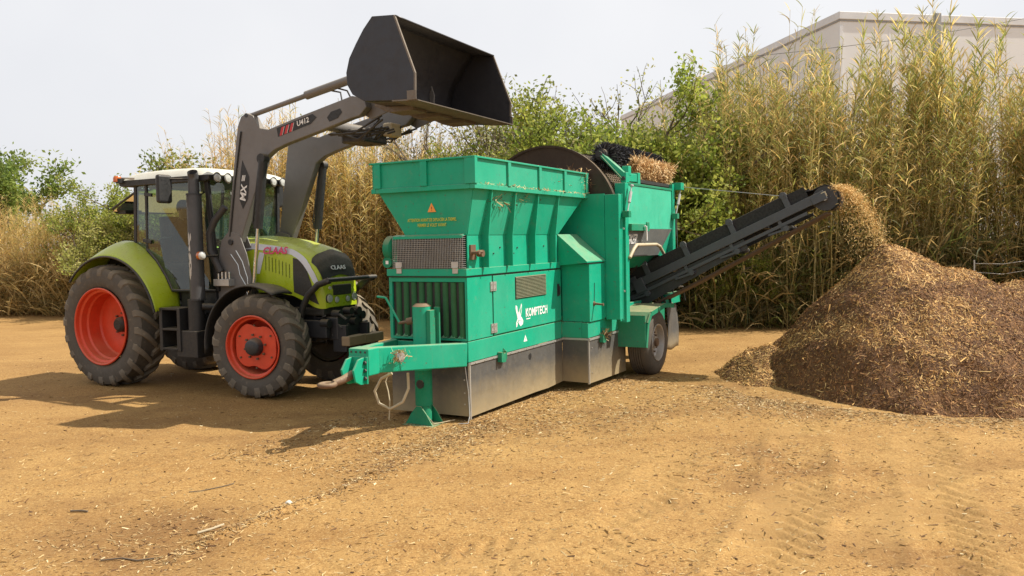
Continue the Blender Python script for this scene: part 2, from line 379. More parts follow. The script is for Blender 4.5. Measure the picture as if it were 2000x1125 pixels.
def dampness(x, y):
    d = np.clip(fbm(x * .8, y * .8, 5, 5) * 2.2 - .35, 0, 1) * .55
    for cx, cy, r, a in ((1.9, 6.4, .5, .9), (2.35, 7.4, .45, .8), (-2.6, 5.6, .6, .8), (3.6, 6.3, .9, .7), (4.9, 6.0, 1.0, .6), (-1.6, 5.1, .5, .7), (2.9, 9.6, .6, .8), (3.1, 11.2, .5, .8),
                        (.2, 9.0, .7, .8), (1.4, 9.6, .8, .7), (-2, 9.2, 1.0, .6), (-4.3, 9.4, 1.4, .5), (2.6, 5.0, .7, .8)):
        d = d + a * np.exp(-((x - cx) ** 2 + (y - cy) ** 2) / r ** 2) * np.clip(.5 + fbm(x * 3, y * 3, 8, 4) * 2.2, 0, 1)
    u, v, L = seg_uv(x, y, *TRACKS[0][:2]); d = d + .5 * np.exp(-(v / .3) ** 2) * np.clip(fbm(x * 2.5, y * 2.5, 41, 4) * 2.5 + .3, 0, 1)
    return np.clip(d, 0, 1)
def packed(x, y):
    c = 0
    for i, (p, q, w, s) in enumerate(TRACKS):
        u, v, L = seg_uv(x, y, p, q); v = v + .10 * np.sin(u * .8 + i)
        c = np.maximum(c, s * np.exp(-(v / (w * 1.25)) ** 4) * np.clip(u / .6, 0, 1) * np.clip((L - u) / .8, 0, 1) * np.clip(.6 + fbm(x * 1.4, y * 1.4, 150 + i, 4) * 1.8, 0, 1))
    return c
GD = dampness(GX, GY); GP = packed(GX, GY)
nx, ny = GX.shape
ii = (np.arange(nx - 1)[:, None] * ny + np.arange(ny - 1)[None, :]).ravel()
gq = np.stack([ii, ii + ny, ii + ny + 1, ii + 1], 1)
ground = npmesh('ground', np.stack([GX, GY, GZ], 2), gq, GROUND, cols=np.column_stack([GD.ravel(), GP.ravel(), np.zeros(GD.size)]), smooth=True)
tag(ground, 'dry tan soil of the work yard with tyre tracks', kind='structure')

def flakes(P, N, L, W, tilt, cols, r, bend=0.0):
    """small strips lying on a surface: P points, N normals (n,3)"""
    n = len(P); a = r.normal(size=(n, 3)); d = np.cross(N, a); d /= np.linalg.norm(d, axis=1)[:, None] + 1e-9
    d = d + N * r.normal(0, tilt, n)[:, None]; d /= np.linalg.norm(d, axis=1)[:, None]
    s = np.cross(d, N); s /= np.linalg.norm(s, axis=1)[:, None] + 1e-9
    s = s + N * r.normal(0, .5, n)[:, None]
    L = L[:, None] / 2; W = W[:, None] / 2
    V = np.stack([P - d * L - s * W, P + d * L - s * W * .6, P + d * L + s * W * .6, P - d * L + s * W], 1)
    q = np.arange(4 * n).reshape(n, 4)
    return V.reshape(-1, 3), q, np.repeat(cols, 4, 0)
STRAW = np.array([[.50, .36, .17], [.42, .28, .12], [.30, .18, .075], [.60, .48, .28], [.14, .068, .027], [.085, .042, .019]])

def litter():
    r = np.random.default_rng(3); pts = []
    def add(n, f): pts.append(f(n))
    def uni(n): y = 4.4 + (r.random(n) ** 1.5) * 11; return np.stack([(r.random(n) - .5) * 1.32 * y, y], 1)
    add(17000, uni)
    def alongT(n): X = r.uniform(-1.6, 4.4, n); Y = -np.abs(r.normal(0, .55, n)) - np.where(X > 2.5, .3, -.1); w = [t2w(a, b) for a, b in zip(X, Y)]; return np.array(w)
    add(9000, alongT)
    def under(n): X = r.uniform(-2.4, .1, n); Y = r.uniform(-.5, 1.6, n); return np.array([t2w(a, b) for a, b in zip(X, Y)])
    add(5000, under)
    def ridge(n): t = r.random(n); p, q = RIDGE; o = r.normal(0, .075, n); dx, dy = q[0] - p[0], q[1] - p[1]; L = math.hypot(dx, dy); w = .05 * np.sin(t * L * 2.1); return np.stack([p[0] + dx * t - dy / L * (o - w), p[1] + dy * t + dx / L * (o - w)], 1)
    add(2200, ridge)
    def patch(n): c = np.array([(1.2, 9.3), (.6, 8.9), (2.0, 10.0), (2.8, 10.2), (3.2, 9.4), (2.2, 7.3), (-2.7, 5.7)])[r.integers(0, 7, n)]; return c + r.normal(0, .45, (n, 2))
    add(7000, patch)
    def pilefoot(n): a = r.uniform(pi, 2 * pi, n); rr = 2.5 + np.abs(r.normal(0, .35, n)); return np.stack([5.4 + rr * 1.0 * np.cos(a), 11.3 + rr * np.sin(a)], 1)
    add(11000, pilefoot)
    P2 = np.concatenate(pts); n = len(P2)
    z = gheight(P2[:, 0], P2[:, 1]) + .004
    P = np.column_stack([P2, z]); N = np.tile([0, 0, 1.0], (n, 1)) + r.normal(0, .15, (n, 3)); N /= np.linalg.norm(N, axis=1)[:, None]
    L = np.exp(r.normal(-3.75, .5, n)); W = L * r.uniform(.10, .35, n); W = np.clip(W, .003, .010)
    c = STRAW[r.choice(6, n, p=[.16, .26, .30, .06, .16, .06])] * r.uniform(.75, 1.1, (n, 1))
    V, q, cc = flakes(P, N, L, W, .12, c, r)
    o = npmesh('straw_litter', V, q, CHIP, cols=cc)
    tag(o, 'loose straw and wood chips scattered over the soil', 'litter', kind='stuff')
litter()

# ------------------------------------------------------------------ chip heaps
def heap_h(x, y, cones, seed, k=9.0):
    wx = x + .10 * fbm(x * 1.3, y * 1.3, seed, 3); wy = y + .10 * fbm(x * 1.3, y * 1.3, seed + 5, 3)
    s = 0
    for cx, cy, h, sl, lx, rx, fy in cones:
        dx = wx - cx; dx = np.where(dx < 0, dx * lx, dx * rx); dy = wy - cy; dy = np.where(dy < 0, dy * fy, dy)
        d = np.sqrt(dx * dx + dy * dy + .02)
        hh = h - sl * d
        s = s + np.exp(k * hh)
    z = np.log(s + math.exp(-k * .5)) / k
    z = z + np.where(z < .35, -.35 * (.35 - z), 0)
    return z + .16 * fbm(x * 1.1, y * 1.1, seed + 9, 4) + .09 * fbm(x * 3.3, y * 3.3, seed + 13, 4)
def make_heap(name, label, box_, cones, seed, st, nchip, palette):
    r = np.random.default_rng(seed)
    xs = np.arange(box_[0], box_[1], st); ys = np.arange(box_[2], box_[3], st)
    X, Y = np.meshgrid(xs, ys, indexing='ij'); Z = heap_h(X, Y, cones, seed)
    n_, m_ = X.shape; ok = (Z > -.12)
    ii = (np.arange(n_ - 1)[:, None] * m_ + np.arange(m_ - 1)[None, :]); keep = ok[:-1, :-1] | ok[1:, 1:]
    ii = ii[keep]; q = np.stack([ii, ii + m_, ii + m_ + 1, ii + 1], 1)
    used, inv = np.unique(q, return_inverse=True); q = inv.reshape(-1, 4)
    V = np.stack([X, Y, Z], 2).reshape(-1, 3)[used]
    o = npmesh(name, V, q, HEAP, smooth=True)
    tag(o, label, 'heap')
    px = r.uniform(box_[0], box_[1], nchip * 4); py = r.uniform(box_[2], box_[3], nchip * 4); pz = heap_h(px, py, cones, seed)
    k_ = pz > -.03; px, py, pz = px[k_][:nchip], py[k_][:nchip], pz[k_][:nchip]; n = len(px)
    e = .03; nxn = -(heap_h(px + e, py, cones, seed) - pz) / e; nyn = -(heap_h(px, py + e, cones, seed) - pz) / e
    N = np.stack([nxn, nyn, np.ones(n)], 1); N /= np.linalg.norm(N, axis=1)[:, None]
    L = np.exp(r.normal(-3.6, .5, n)); W = np.clip(L * r.uniform(.1, .28, n), .003, .011)
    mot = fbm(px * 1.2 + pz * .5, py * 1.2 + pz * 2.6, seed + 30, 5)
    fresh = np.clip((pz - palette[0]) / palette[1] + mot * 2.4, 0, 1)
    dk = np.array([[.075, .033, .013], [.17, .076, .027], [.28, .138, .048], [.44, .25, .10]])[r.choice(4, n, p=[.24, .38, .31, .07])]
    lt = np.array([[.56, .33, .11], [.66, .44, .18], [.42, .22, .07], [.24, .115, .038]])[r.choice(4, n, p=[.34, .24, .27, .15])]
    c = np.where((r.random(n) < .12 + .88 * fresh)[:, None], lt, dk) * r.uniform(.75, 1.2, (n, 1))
    big = r.random(n) < .006; L = np.where(big, r.uniform(.10, .26, n), L); W = np.where(big, r.uniform(.006, .016, n), W)
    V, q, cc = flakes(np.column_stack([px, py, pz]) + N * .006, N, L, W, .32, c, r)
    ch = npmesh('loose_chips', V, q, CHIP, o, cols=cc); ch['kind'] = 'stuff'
    return o
MAIN = [(5.22, 11.35, 2.05, .80, 1.45, .80, 1.0), (6.25, 11.75, 1.72, .72, 1.0, .8, 1.0), (7.3, 11.7, 1.50, .64, 1.0, .75, 1.0), (8.7, 11.2, 1.3, .5, 1.0, .8, 1.0), (4.8, 10.6, 1.15, .75, 1.35, .9, 1.0), (6.3, 10.4, 1.2, .70, 1, 1, 1)]
make_heap('wood_chip_heap', 'large heap of brown shredded wood below the conveyor head', (2.6, 11.5, 8.0, 14.8), MAIN, 101, .045, 190000, (.55, 1.0))
make_heap('wood_chip_mound', 'low tan mound of fine chips at the foot of the large heap', (2.2, 5.2, 10.2, 14.2), [(3.75, 12.2, .46, .50, 1.1, 1.0, .95), (3.45, 11.3, .20, .40, 1, 1, 1)], 131, .05, 16000, (-.6, .2))

def falling():
    r = np.random.default_rng(9); n = 11000
    hx, hy = t2w(5.0, -3.28); d = np.array([math.sin(TR_A), -math.cos(TR_A), 0]); w = np.array([math.cos(TR_A), math.sin(TR_A), 0])
    v = np.where(r.random(n) < .6, r.normal(1.35, .14, n), r.normal(.85, .4, n)); v = np.clip(v, .05, 2.2); t = r.random(n) ** 1.25 * .66; up = v * .42
    P = np.array([hx, hy, 2.72]) + d * (v * t)[:, None] + w * r.normal(0, .15, n)[:, None]
    P[:, 2] += up * t - 4.9 * t * t; P += r.normal(0, .025, (n, 3)) + d * (r.normal(0, .02, n))[:, None]
    keep = P[:, 2] > heap_h(P[:, 0], P[:, 1], MAIN, 101) - .02; P = P[keep]; n = len(P)
    N = r.normal(size=(n, 3)); N /= np.linalg.norm(N, axis=1)[:, None]
    c = np.array([[.80, .57, .25], [.70, .48, .19], [.55, .34, .13]])[r.choice(3, n)] * r.uniform(.8, 1.2, (n, 1))
    L = np.exp(r.normal(-4.1, .5, n)); W = np.clip(L * r.uniform(.15, .35, n), .003, .008)
    V, q, cc = flakes(P, N, L, W, .4, c, r)
    tag(npmesh('falling_chips', V, q, CHIP, cols=cc), 'golden chips falling from the conveyor head onto the heap', 'chips', kind='stuff')
falling()

# ------------------------------------------------------------------ trommel screening trailer (x along the machine, y to its left, right side at y = 0)
def wheel_truck(parent, x, y0, z, side):
    """y0 outer face, side = direction towards the machine's middle (+1 / -1)"""
    w = empty('road_wheel', (0, 0, 0), 0, parent)
    r, wd = .51, .36
    pr = [(.29, .02), (.34, .0), (.44, .005), (.485, .03), (.505, .06), (.51, .10)]
    for k in range(5):
        a = .10 + k * .036
        pr += [(.51, a), (.51, a + .026), (.495, a + .028), (.495, a + .034)]
    pr += [(.51, .30), (.485, .335), (.44, .355), (.29, .34)]
    b = B().lathe([(q, side * h) for q, h in pr], (x, y0, z), 'y', 56)
    b.build('tyre', TYRE, w, smooth=30)
    b = B().lathe([(.29, side * .02), (.285, side * .005), (.27, side * .01), (.262, side * .04), (.25, side * .10), (.215, side * .125), (.20, side * .12), (.09, side * .10), (.085, side * .06), (.0, side * .06)], (x, y0, z), 'y', 40)
    b.build('rim', RIMGREY, w, smooth=35)
    b = B()
    for k in range(10):
        a = k * pi / 5; b.cyl((x + .16 * math.cos(a), y0 + side * .115, z + .16 * math.sin(a)), (x + .16 * math.cos(a), y0 + side * .075, z + .16 * math.sin(a)), .014, 6)
    b.cyl((x, y0 + side * .07, z), (x, y0 + side * .02, z), .065, 18)
    b.build('wheel_nuts', RUST, w, smooth=40)['kind'] = 'stuff'
    return w

def screening_machine():
    T = empty('screening_machine', (TR_O[0], TR_O[1], 0), TR_A)
    tag(T, 'green towed trommel screen with feed hopper, rotating drum and side conveyor', 'screening machine')
    CL = .55
    # aprons hanging below the chassis
    B().prism([(.02, .06), (1.65, .065), (2.02, .055), (2.49, .075), (2.49, .675), (.02, .675)], 'y', 0, .012).build('skirt_panel', SKIRT, T)
    B().prism([(.015, .065), (1.085, .06), (1.085, .68), (.015, .68)], 'x', .004, .018).build('skirt_panel', SKIRT, T)
    B().prism([(-.385, .07), (-.002, .075), (-.002, .69), (-.385, .69)], 'x', 2.492, 2.504).build('skirt_panel', SKIRT, T)
    B().prism([(2.508, .06), (3.1, .045), (3.92, .03), (3.92, .66), (2.508, .69)], 'y', -.40, -.388).build('skirt_panel', SKIRT, T)
    B().prism([(.02, .06), (3.9, .05), (3.9, .68), (.02, .68)], 'y', 1.09, 1.102).build('skirt_panel', SKIRT, T)
    B().box(2.506, 2.53, -.401, -.375, .05, .69).build('skirt_corner_strip', GALV, T)
    B().box(.0, .022, -.006, .016, .03, .68).build('skirt_corner_strip', GALV, T)
    b = B().box(.02, 2.49, -.012, -.001, .655, .682); b.build('skirt_clamp_strip', GALV, T)
    B().box(2.51, 3.9, -.412, -.401, .655, .685).build('skirt_clamp_strip', GALV, T)
    B().box(2.484, 2.493, -.385, -.002, .662, .69).build('skirt_clamp_strip', GALV, T)
    b = B()
    for x in np.arange(.12, 2.45, .21): b.cyl((x, -.018, .668), (x, -.01, .668), .009, 6)
    for z in (.2, .33, .48): b.cyl((.0, .07, z), (.006, .07, z), .010, 6)
    for x, z in ((2.6, .55), (2.6, .2), (3.8, .5), (3.8, .2)): b.cyl((x, -.408, z), (x, -.398, z), .010, 6)
    b.build('bolts', GALV, T)['kind'] = 'stuff'
    B().cyl((1.50, -.003, .555), (1.50, .0, .555), .042, 20).build('skirt_hole', BLACK, T)
    # chassis
    b = B().box(-.01, 2.485, .0, .10, .684, .92); b.build('chassis_beam', GREEN, T, bevel=.008)
    B().box(2.487, 3.98, -.398, -.3, .692, .905).build('chassis_beam', GREEN, T, bevel=.008)
    B().box(2.482, 2.58, -.30, .0, .692, .91).build('chassis_beam', GREEN, T, bevel=.006)
    B().box(-.01, 6.2, 1.0, 1.10, .684, .92).build('chassis_beam', GREEN, T, bevel=.008)
    B().box(3.0, 6.2, .0, .10, .60, .90).build('chassis_beam', GREEN_D, T, bevel=.008)
    B().box(.0, .09, .10, 1.0, .684, .90).build('chassis_beam', GREEN, T, bevel=.006)
    B().box(5.9, 6.15, -.3, 1.3, .5, .9).build('chassis_beam', GREEN_D, T, bevel=.006)
    # drawbar, two beams meeting at the hitch head
    db = B()
    for s_ in (-1, 1):
        y0, y1 = CL + s_ * .52, CL + s_ * .06
        db.bar((.0, y0 - s_ * .02, .775), (-1.12, y1, .845), .09, .27)
    dbo = db.build('drawbar', GREEN, T, bevel=.012)
    d = B().box(-1.27, -1.09, CL - .13, CL + .13, .70, .98); d.build('hitch_head', GREEN, dbo, bevel=.012)
    d = B()
    for s_ in (-1, 1): d.prism([(-1.265, .90), (-1.375, .88), (-1.455, .78), (-1.425, .66), (-1.345, .62), (-1.225, .62), (-1.225, .90)], 'y', CL + s_ * .075 - .012, CL + s_ * .075 + .012)
    d.box(-1.285, -1.267, CL - .12, CL + .12, .62, .90); d.build('hitch_bracket', GREEN, dbo, bevel=.004)
    d = B()
    for z in (.68, .76, .84): d.cyl((-1.305, CL - .10, z), (-1.287, CL - .10, z), .02, 6)
    for y in (-.09, -.03, .03, .09): d.cyl((-1.277, CL + y, .945), (-1.265, CL + y, .945), .012, 8)
    d.build('bolts', BLACK_S, dbo)['kind'] = 'stuff'
    pts = [(-1.365, CL, .73), (-1.505, CL + .02, .69), (-1.605, CL + .05, .67)]
    d = B().tube(pts, [.045, .04, .036], 10)
    ring = [(-1.675 + .075 * math.cos(a), CL + .07 + .075 * math.sin(a), .665) for a in np.linspace(0, 2 * pi, 15)]
    d.tube(ring, .026, 8, cap=False); d.build('towing_eye', RUST, dbo, smooth=50)
    # straw tuft and socket on the beam flank, white stencil
    B().lathe([(.0, -.05), (.05, -.05), (.055, 0)], (-.93, CL - .25, .86), 'y', 14).build('socket', GALV, dbo, smooth=40)
    # landing leg
    j = empty('landing_leg', (0, 0, 0), 0, T)
    jx, jy = -.27, .445
    B().tube([(jx, jy, .62), (jx, jy, 1.34)], .105, 24).build('outer_tube', GREEN, j, smooth=40)
    B().tube([(jx, jy, .22), (jx, jy, .64)], .098, 24).build('sleeve', GREEN_D, j, smooth=40)
    B().tube([(jx, jy, .05), (jx, jy, .30)], .086, 24).build('inner_tube', GREEN_D, j, smooth=40)
    B().tube([(jx, jy, 1.34), (jx, jy, 1.372)], [.108, .07], 20).build('cap', RUST, j, smooth=40)
    B().box(jx + .06, jx + .085, jy - .19, jy - .12, .64, 1.33).build('side_plate', GREEN_D, j, bevel=.004)
    B().box(jx - .06, jx + .06, jy - .15, jy - .1, .66, 1.3).build('mounting_bracket', GREEN_D, j, bevel=.004)
    f = B()
    for s_ in (-1, 1): f.prism([(jy - .19, .0), (jy + .19, .0), (jy + .10, .14), (jy + .03, .22), (jy - .03, .22), (jy - .10, .14)], 'x', jx + s_ * .105 - .008, jx + s_ * .105 + .008)
    f.box(jx - .16, jx + .16, jy - .20, jy + .20, -.01, .012); f.build('foot_plate', GREEN_D, j, bevel=.003)
    c = B().tube([(jx - .03, jy + .10, 1.18), (jx - .05, jy + .17, 1.165)], .042, 14); c.tube([(jx - .05, jy + .12, 1.17), (jx - .08, jy + .26, 1.15)], .018, 10); c.build('crank_shaft', RUST, j, smooth=50)
    B().tube([(jx - .08, jy + .25, 1.15), (jx - .10, jy + .42, 1.43), (jx - .105, jy + .43, 1.44), (jx - .12, jy + .53, 1.45)], .014, 8).build('crank', GREEN, j, smooth=50)
    B().cyl((jx - .104, jy - .02, .47), (jx - .09, jy - .02, .47), .05, 12).build('slot', BLACK, j)
    # hoses and cable under the drawbar
    B().tube([(-.62, .62, .62), (-.66, .74, .56), (-.68, .82, .42), (-.66, .78, .28), (-.62, .66, .22), (-.57, .52, .30), (-.54, .46, .45), (-.53, .47, .62)], .016, 8).build('hose', CREAM, T, smooth=60)
    B().tube([(-.60, .68, .63), (-.61, .72, .52), (-.62, .68, .42), (-.62, .66, .30), (-.63, .67, .10)], .007, 6).build('cable', CREAM, T, smooth=60)
    B().tube([(jx + .02, jy + .02, .24), (jx - .06, jy - .05, .14), (jx - .05, jy - .16, .02), (jx + .2, jy - .28, .03)], .006, 6).build('cable', CREAM, T, smooth=60)
    B().tube([(-.012, .05, .66), (-.014, .01, .35), (-.012, .0, .08), (-.10, -.03, .012), (-.16, .06, .012)], .006, 6).build('cable', GALV, T, smooth=60)
    # engine housing
    eh = B().box(.03, 2.485, .012, 1.07, .925, 1.655).build('engine_housing', GREEN, T, bevel=.006)
    B().box(-.012, .55, -.004, .011, .93, 1.652).build('front_side_panel', GREEN, T, bevel=.003)
    dr = B().box(.572, 2.462, -.008, .010, .94, 1.645).build('engine_door', GREEN, T, bevel=.003)
    B().box(.552, .570, .004, .011, .93, 1.652).build('door_gap', BLACK, T)
    for z in (1.52, 1.02):
        h = B().box(.50, .556, -.016, -.005, z - .055, z + .055).box(.566, .632, -.019, -.009, z - .055, z + .055).cyl((.561, -.018, z - .055), (.561, -.018, z + .055), .010, 8)
        for sx_ in (.528, .599):
            for dz in (-.03, .03): h.cyl((sx_, -.025, z + dz), (sx_, -.014, z + dz), .009, 6)
        h.build('hinge', GALV, dr)
    lv = B().box(1.115, 1.985, -.0095, -.0081, 1.325, 1.602).build('louvre_recess', GRILLE, dr)
    for k in range(15):
        z = 1.338 + k * .0182
        B().add([(1.125, -.010, z + .013), (1.975, -.010, z + .013), (1.975, -.023, z - .001), (1.125, -.023, z - .001), (1.125, -.010, z + .010), (1.975, -.010, z + .010), (1.975, -.022, z - .004), (1.125, -.022, z - .004)],
                [(0, 1, 2, 3), (7, 6, 5, 4), (2, 6, 7, 3), (1, 5, 6, 2), (0, 3, 7, 4)]).build('louvre_blade', LOUVRE, dr)
    B().box(2.335, 2.40, -.016, -.009, 1.28, 1.45).build('lock_plate', BLACK, dr, bevel=.002)
    B().box(2.375, 2.392, -.035, -.016, 1.30, 1.42).build('handle', BLACK_S, dr, bevel=.003)
    # bird emblem and name plate
    def flat(poly, dz, mat, name): return B().prism(poly, 'y', -.0105 - dz, -.0092 - dz).build(name, mat, dr)
    E_ = [(1.12, 1.25), (1.155, 1.235), (1.18, 1.17), (1.205, 1.15), (1.225, 1.19), (1.27, 1.262), (1.285, 1.24), (1.275, 1.17), (1.25, 1.10), (1.285, 1.075), (1.315, 1.035), (1.30, .995), (1.24, .975), (1.21, 1.0), (1.175, 1.035), (1.15, .98), (1.125, .97), (1.125, 1.03), (1.165, 1.075), (1.155, 1.11), (1.13, 1.16), (1.115, 1.21)]
    flat(E_, 0, WHITE, 'bird_emblem')
    for q in ([(1.145, 1.22), (1.18, 1.15), (1.20, 1.125), (1.175, 1.16)], [(1.262, 1.235), (1.225, 1.155), (1.235, 1.12), (1.268, 1.19)], [(1.18, 1.06), (1.25, 1.045), (1.285, 1.03), (1.23, 1.055)], [(1.16, 1.02), (1.205, 1.05), (1.19, 1.055), (1.155, 1.035)]):
        flat(q, .0015, GREEN, 'emblem_line')
    text('KOMPTECH', .15, WHITE, dr, (1.70, -.0105, 1.125), SIDE, offset=.0035, ext=.0008, sx=.80)
    flat([(1.40, 1.045), (1.50, 1.045), (1.52, 1.058), (1.40, 1.058)], 0, WHITE, 'name_underline')
    B().prism([(1.33, .765), (1.43, .765), (1.38, .85)], 'y', -.0025, -.0005).build('warning_triangle', WHITE, T)
    text('!', .055, BLACK, T, (1.38, -.0035, .795), SIDE, ext=.0005)
    # toggle latches on the apron
    for (x, y, z) in ((.72, -.004, .67), (2.95, -.404, .66)):
        l_ = B().box(x - .075, x - .045, y - .06, y, z - .07, z + .05).box(x + .055, x + .075, y - .05, y, z - .05, z + .05).box(x - .03, x + .05, y - .05, y - .02, z - .08, z + .03)
        l_.tube([(x - .02, y - .05, z + .03), (x - .02, y - .05, z + .09), (x + .03, y - .045, z + .06), (x + .06, y - .03, z + .05)], .007, 6)
        l_.build('apron_latch', GREEN_D, T, bevel=.002)
    # corrugated radiator guard on the front
    rg = B().box(-.012, .028, -.003, .03, .925, 1.65).box(-.010, .028, 1.045, 1.09, .925, 1.65).box(-.014, .028, .0, 1.088, 1.60, 1.652).box(-.012, .028, .03, 1.045, .925, .955).build('radiator_guard_frame', GREEN, T, bevel=.004)
    B().box(.018, .028, .032, 1.043, .957, 1.598).build('radiator_back_sheet', BLACK, rg)
    for k in range(9):
        y = .085 + k * .110
        pts = [(y - .036, .017), (y - .034, .004), (y - .020, -.010), (y, -.016), (y + .020, -.010), (y + .034, .004), (y + .036, .017)]
        vs = []
        for z in (.962, 1.595): vs += [(px_, py_, z) for py_, px_ in pts]
        vs = [(a, b_, c_) for (a, b_, c_) in vs]
        B().add(vs, [(i, i + 1, 7 + i + 1, 7 + i) for i in range(6)]).build('corrugation', GREEN_C, rg, smooth=60)
        B().add([(-.02, y - .03, .958), (-.02, y + .05, .958), (.012, y + .01, 1.02), (.014, y + .012, .958)], [(0, 1, 2), (0, 2, 3), (1, 3, 2), (0, 3, 1)]).build('dirt_wedge', GREEN_D, rg)
    # long ledge beam between engine housing and hopper
    B().box(-.05, 2.42, -.022, 1.09, 1.668, 1.752).build('ledge_beam', GREEN, T, bevel=.006)
    B().box(-.03, 2.40, -.008, 1.07, 1.653, 1.669).build('ledge_gap', BLACK, T)
    # hopper: lower box, sloping walls, rim
    hp = empty('hopper', (0, 0, 0), 0, T)
    HX0, HX1 = .0, 3.05
    B().box(.02, 2.38, .0, .012, 1.753, 2.135).box(.02, 2.38, 1.0, 1.012, 1.753, 2.135).build('lower_side_plate', GREEN, hp)
    RX0, RX1, RY0, RY1 = -.07, 3.08, -.165, 1.245
    def quad(p, name, mat=GREEN, th=.012): return B().add(p, [(0, 1, 2, 3)]).build(name, mat, hp, solid=th, recalc=False)
    quad([(.02, .0, 2.135), (2.40, .0, 2.135), (3.02, -.12, 2.66), (-.02, -.12, 2.66)], 'sloping_side')
    quad([(.02, .84, 2.135), (2.40, .84, 2.135), (3.02, 1.19, 2.66), (-.02, 1.19, 2.66)], 'sloping_side')
    quad([(.015, .0, 2.135), (.015, .84, 2.135), (-.025, 1.19, 2.66), (-.025, -.12, 2.66)], 'front_plate')
    quad([(2.40, .0, 2.135), (2.40, .84, 2.135), (3.02, 1.19, 2.66), (3.02, -.12, 2.66)], 'rear_plate')
    fl = B()
    for a, b_ in (((RX0 - .015, RY0 - .015), (RX1, RY0 + .05)), ((RX0 - .015, RY1 - .05), (RX1, RY1 + .015)), ((RX0 - .015, RY0 + .051), (RX0 + .05, RY1 - .051))):
        fl.box(a[0], b_[0], a[1], b_[1], 2.645, 2.70)
    fl.build('rim_flange', GREEN, hp, bevel=.005)
    B().box(RX0, RX1, RY0, RY0 + .01, 2.702, 2.99).build('rim_side', GREEN, hp)
    B().box(RX0, RX1, RY1 - .01, RY1, 2.702, 2.99).build('rim_side', GREEN, hp)
    B().box(RX0, RX0 + .01, RY0 + .011, RY1 - .011, 2.702, 2.99).build('rim_front', GREEN, hp)
    B().box(RX0 - .03, RX1, RY0 - .028, RY0 + .012, 2.985, 3.006).build('rim_lip', GREEN, hp, bevel=.003)
    B().box(RX0 - .03, RX1, RY1 - .012, RY1 + .028, 2.985, 3.006).build('rim_lip', GREEN, hp, bevel=.003)
    B().box(RX0 - .03, RX0 + .012, RY0 + .013, RY1 - .013, 2.985, 3.006).build('rim_lip', GREEN, hp, bevel=.003)
    for x in (.71, 1.53, 2.29, 3.03): B().box(x - .035, x + .035, RY0 - .026, RY0 - .001, 2.702, 2.984).build('rim_rib', GREEN, hp, bevel=.003)
    for y in (1.16, .50): B().box(RX0 - .028, RX0 - .001, y - .045, y + .045, 2.702, 2.984).build('rim_rib', GREEN, hp, bevel=.003)
    B().box(RX0 - .029, RX0 + .03, RY0 - .0285, RY0 + .11, 2.701, 2.984).build('rim_rib', GREEN, hp, bevel=.003)
    for x in (.34, .92, 1.53, 2.14):
        B().prism([(-.095, 1.753), (.0, 1.753), (.0, 2.135), (-.12, 2.645), (-.16, 2.645), (-.098, 2.12)], 'x', x - .008, x + .008).build('stiffening_fin', GREEN, hp)
    # straw caught along the flange
    # warning print on the front plate
    B().prism([(.50, 2.405), (.385, 2.405), (.445, 2.51)], 'x', -.024, -.018).build('warning_triangle', ORANGE, hp)
    text('!', .07, BLACK, hp, (-.0255, .4425, 2.44), FRONT, ext=.0006)
    text('ATTENTION AVANT DE DEPLACER LA TREMIE,', .052, YELLOW, hp, (-.013, .455, 2.315), FRONT, ext=.0008, offset=.0006, sx=.62)
    text('FERMER LE VOLET AVANT', .052, YELLOW, hp, (-.009, .455, 2.255), FRONT, ext=.0008, offset=.0006, sx=.66)
    # valve and pins on the lower plate
    v = B().box(.06, .17, -.02, -.001, 1.85, 2.02).cyl((.09, -.02, 1.93), (.09, -.12, 1.93), .022, 10).cyl((.20, -.03, 1.92), (.20, -.10, 1.92), .04, 14)
    v.tube([(.09, -.08, 1.93), (.16, -.10, 1.94), (.24, -.08, 1.93)], .012, 8).build('outlet_valve', RUST, hp, smooth=40)
    b = B()
    for x, z in ((.44, 1.98), (.76, 1.98), (.60, 1.91), (1.02, 1.97), (1.2, 1.97), (1.1, 1.90), (1.62, 1.98), (1.95, 1.98)): b.cyl((x, -.012, z), (x, .0, z), .010, 8)
    b.build('bolts', BLACK_S, hp)['kind'] = 'stuff'
    # conveyor drive guard of wire mesh at the hopper foot
    mg = B().box(.0, .012, .03, .97, 1.755, 2.13).build('mesh_guard', BLACK, T)
    b = B()
    for z in np.arange(1.765, 2.13, .0225): b.box(-.058, -.052, .015, .985, z - .0014, z + .0014)
    for y in np.arange(.02, .99, .0225): b.box(-.0575, -.0525, y - .0014, y + .0014, 1.757, 2.132)
    for z in np.arange(1.765, 2.13, .0225): b.box(-.055, .0, .012, .017, z - .002, z + .002)
    b.build('wire_mesh', GALV, mg)['kind'] = 'stuff'
    B().prism([(-.06, 2.10), (-.06, 2.132), (.01, 2.15), (.012, 2.135)], 'y', .02, .98).build('mesh_top', GREEN, mg)
    for y in (.12, .90):
        B().box(-.068, -.059, y - .045, y + .045, 1.775, 1.83).box(-.064, -.052, y - .035, y + .035, 1.70, 1.765).cyl((-.066, y - .04, 1.768), (-.066, y + .04, 1.768), .010, 8).build('hinge', GALV, mg)
    gb = B().lathe([(0, -.075), (.10, -.075), (.15, -.05), (.155, .03), (.0, .03)], (.06, 1.08, 1.99), 'y', 28).build('gear_motor', GREEN_D, T, smooth=40)
    B().tube([(-.05, 1.08, 1.83), (.12, 1.08, 1.83)], .065, 18).build('motor_body', GREEN_D, gb, smooth=40)
    B().box(-.052, -.05, 1.06, 1.10, 1.81, 1.85).build('motor_plate', WHITE, gb)
    # side cabinet with sloping cap
    cab = B().prism([(2.51, .915), (3.06, .91), (3.06, 1.735), (2.51, 1.72)], 'y', -.418, .0).build('side_cabinet', GREEN, T, bevel=.005)
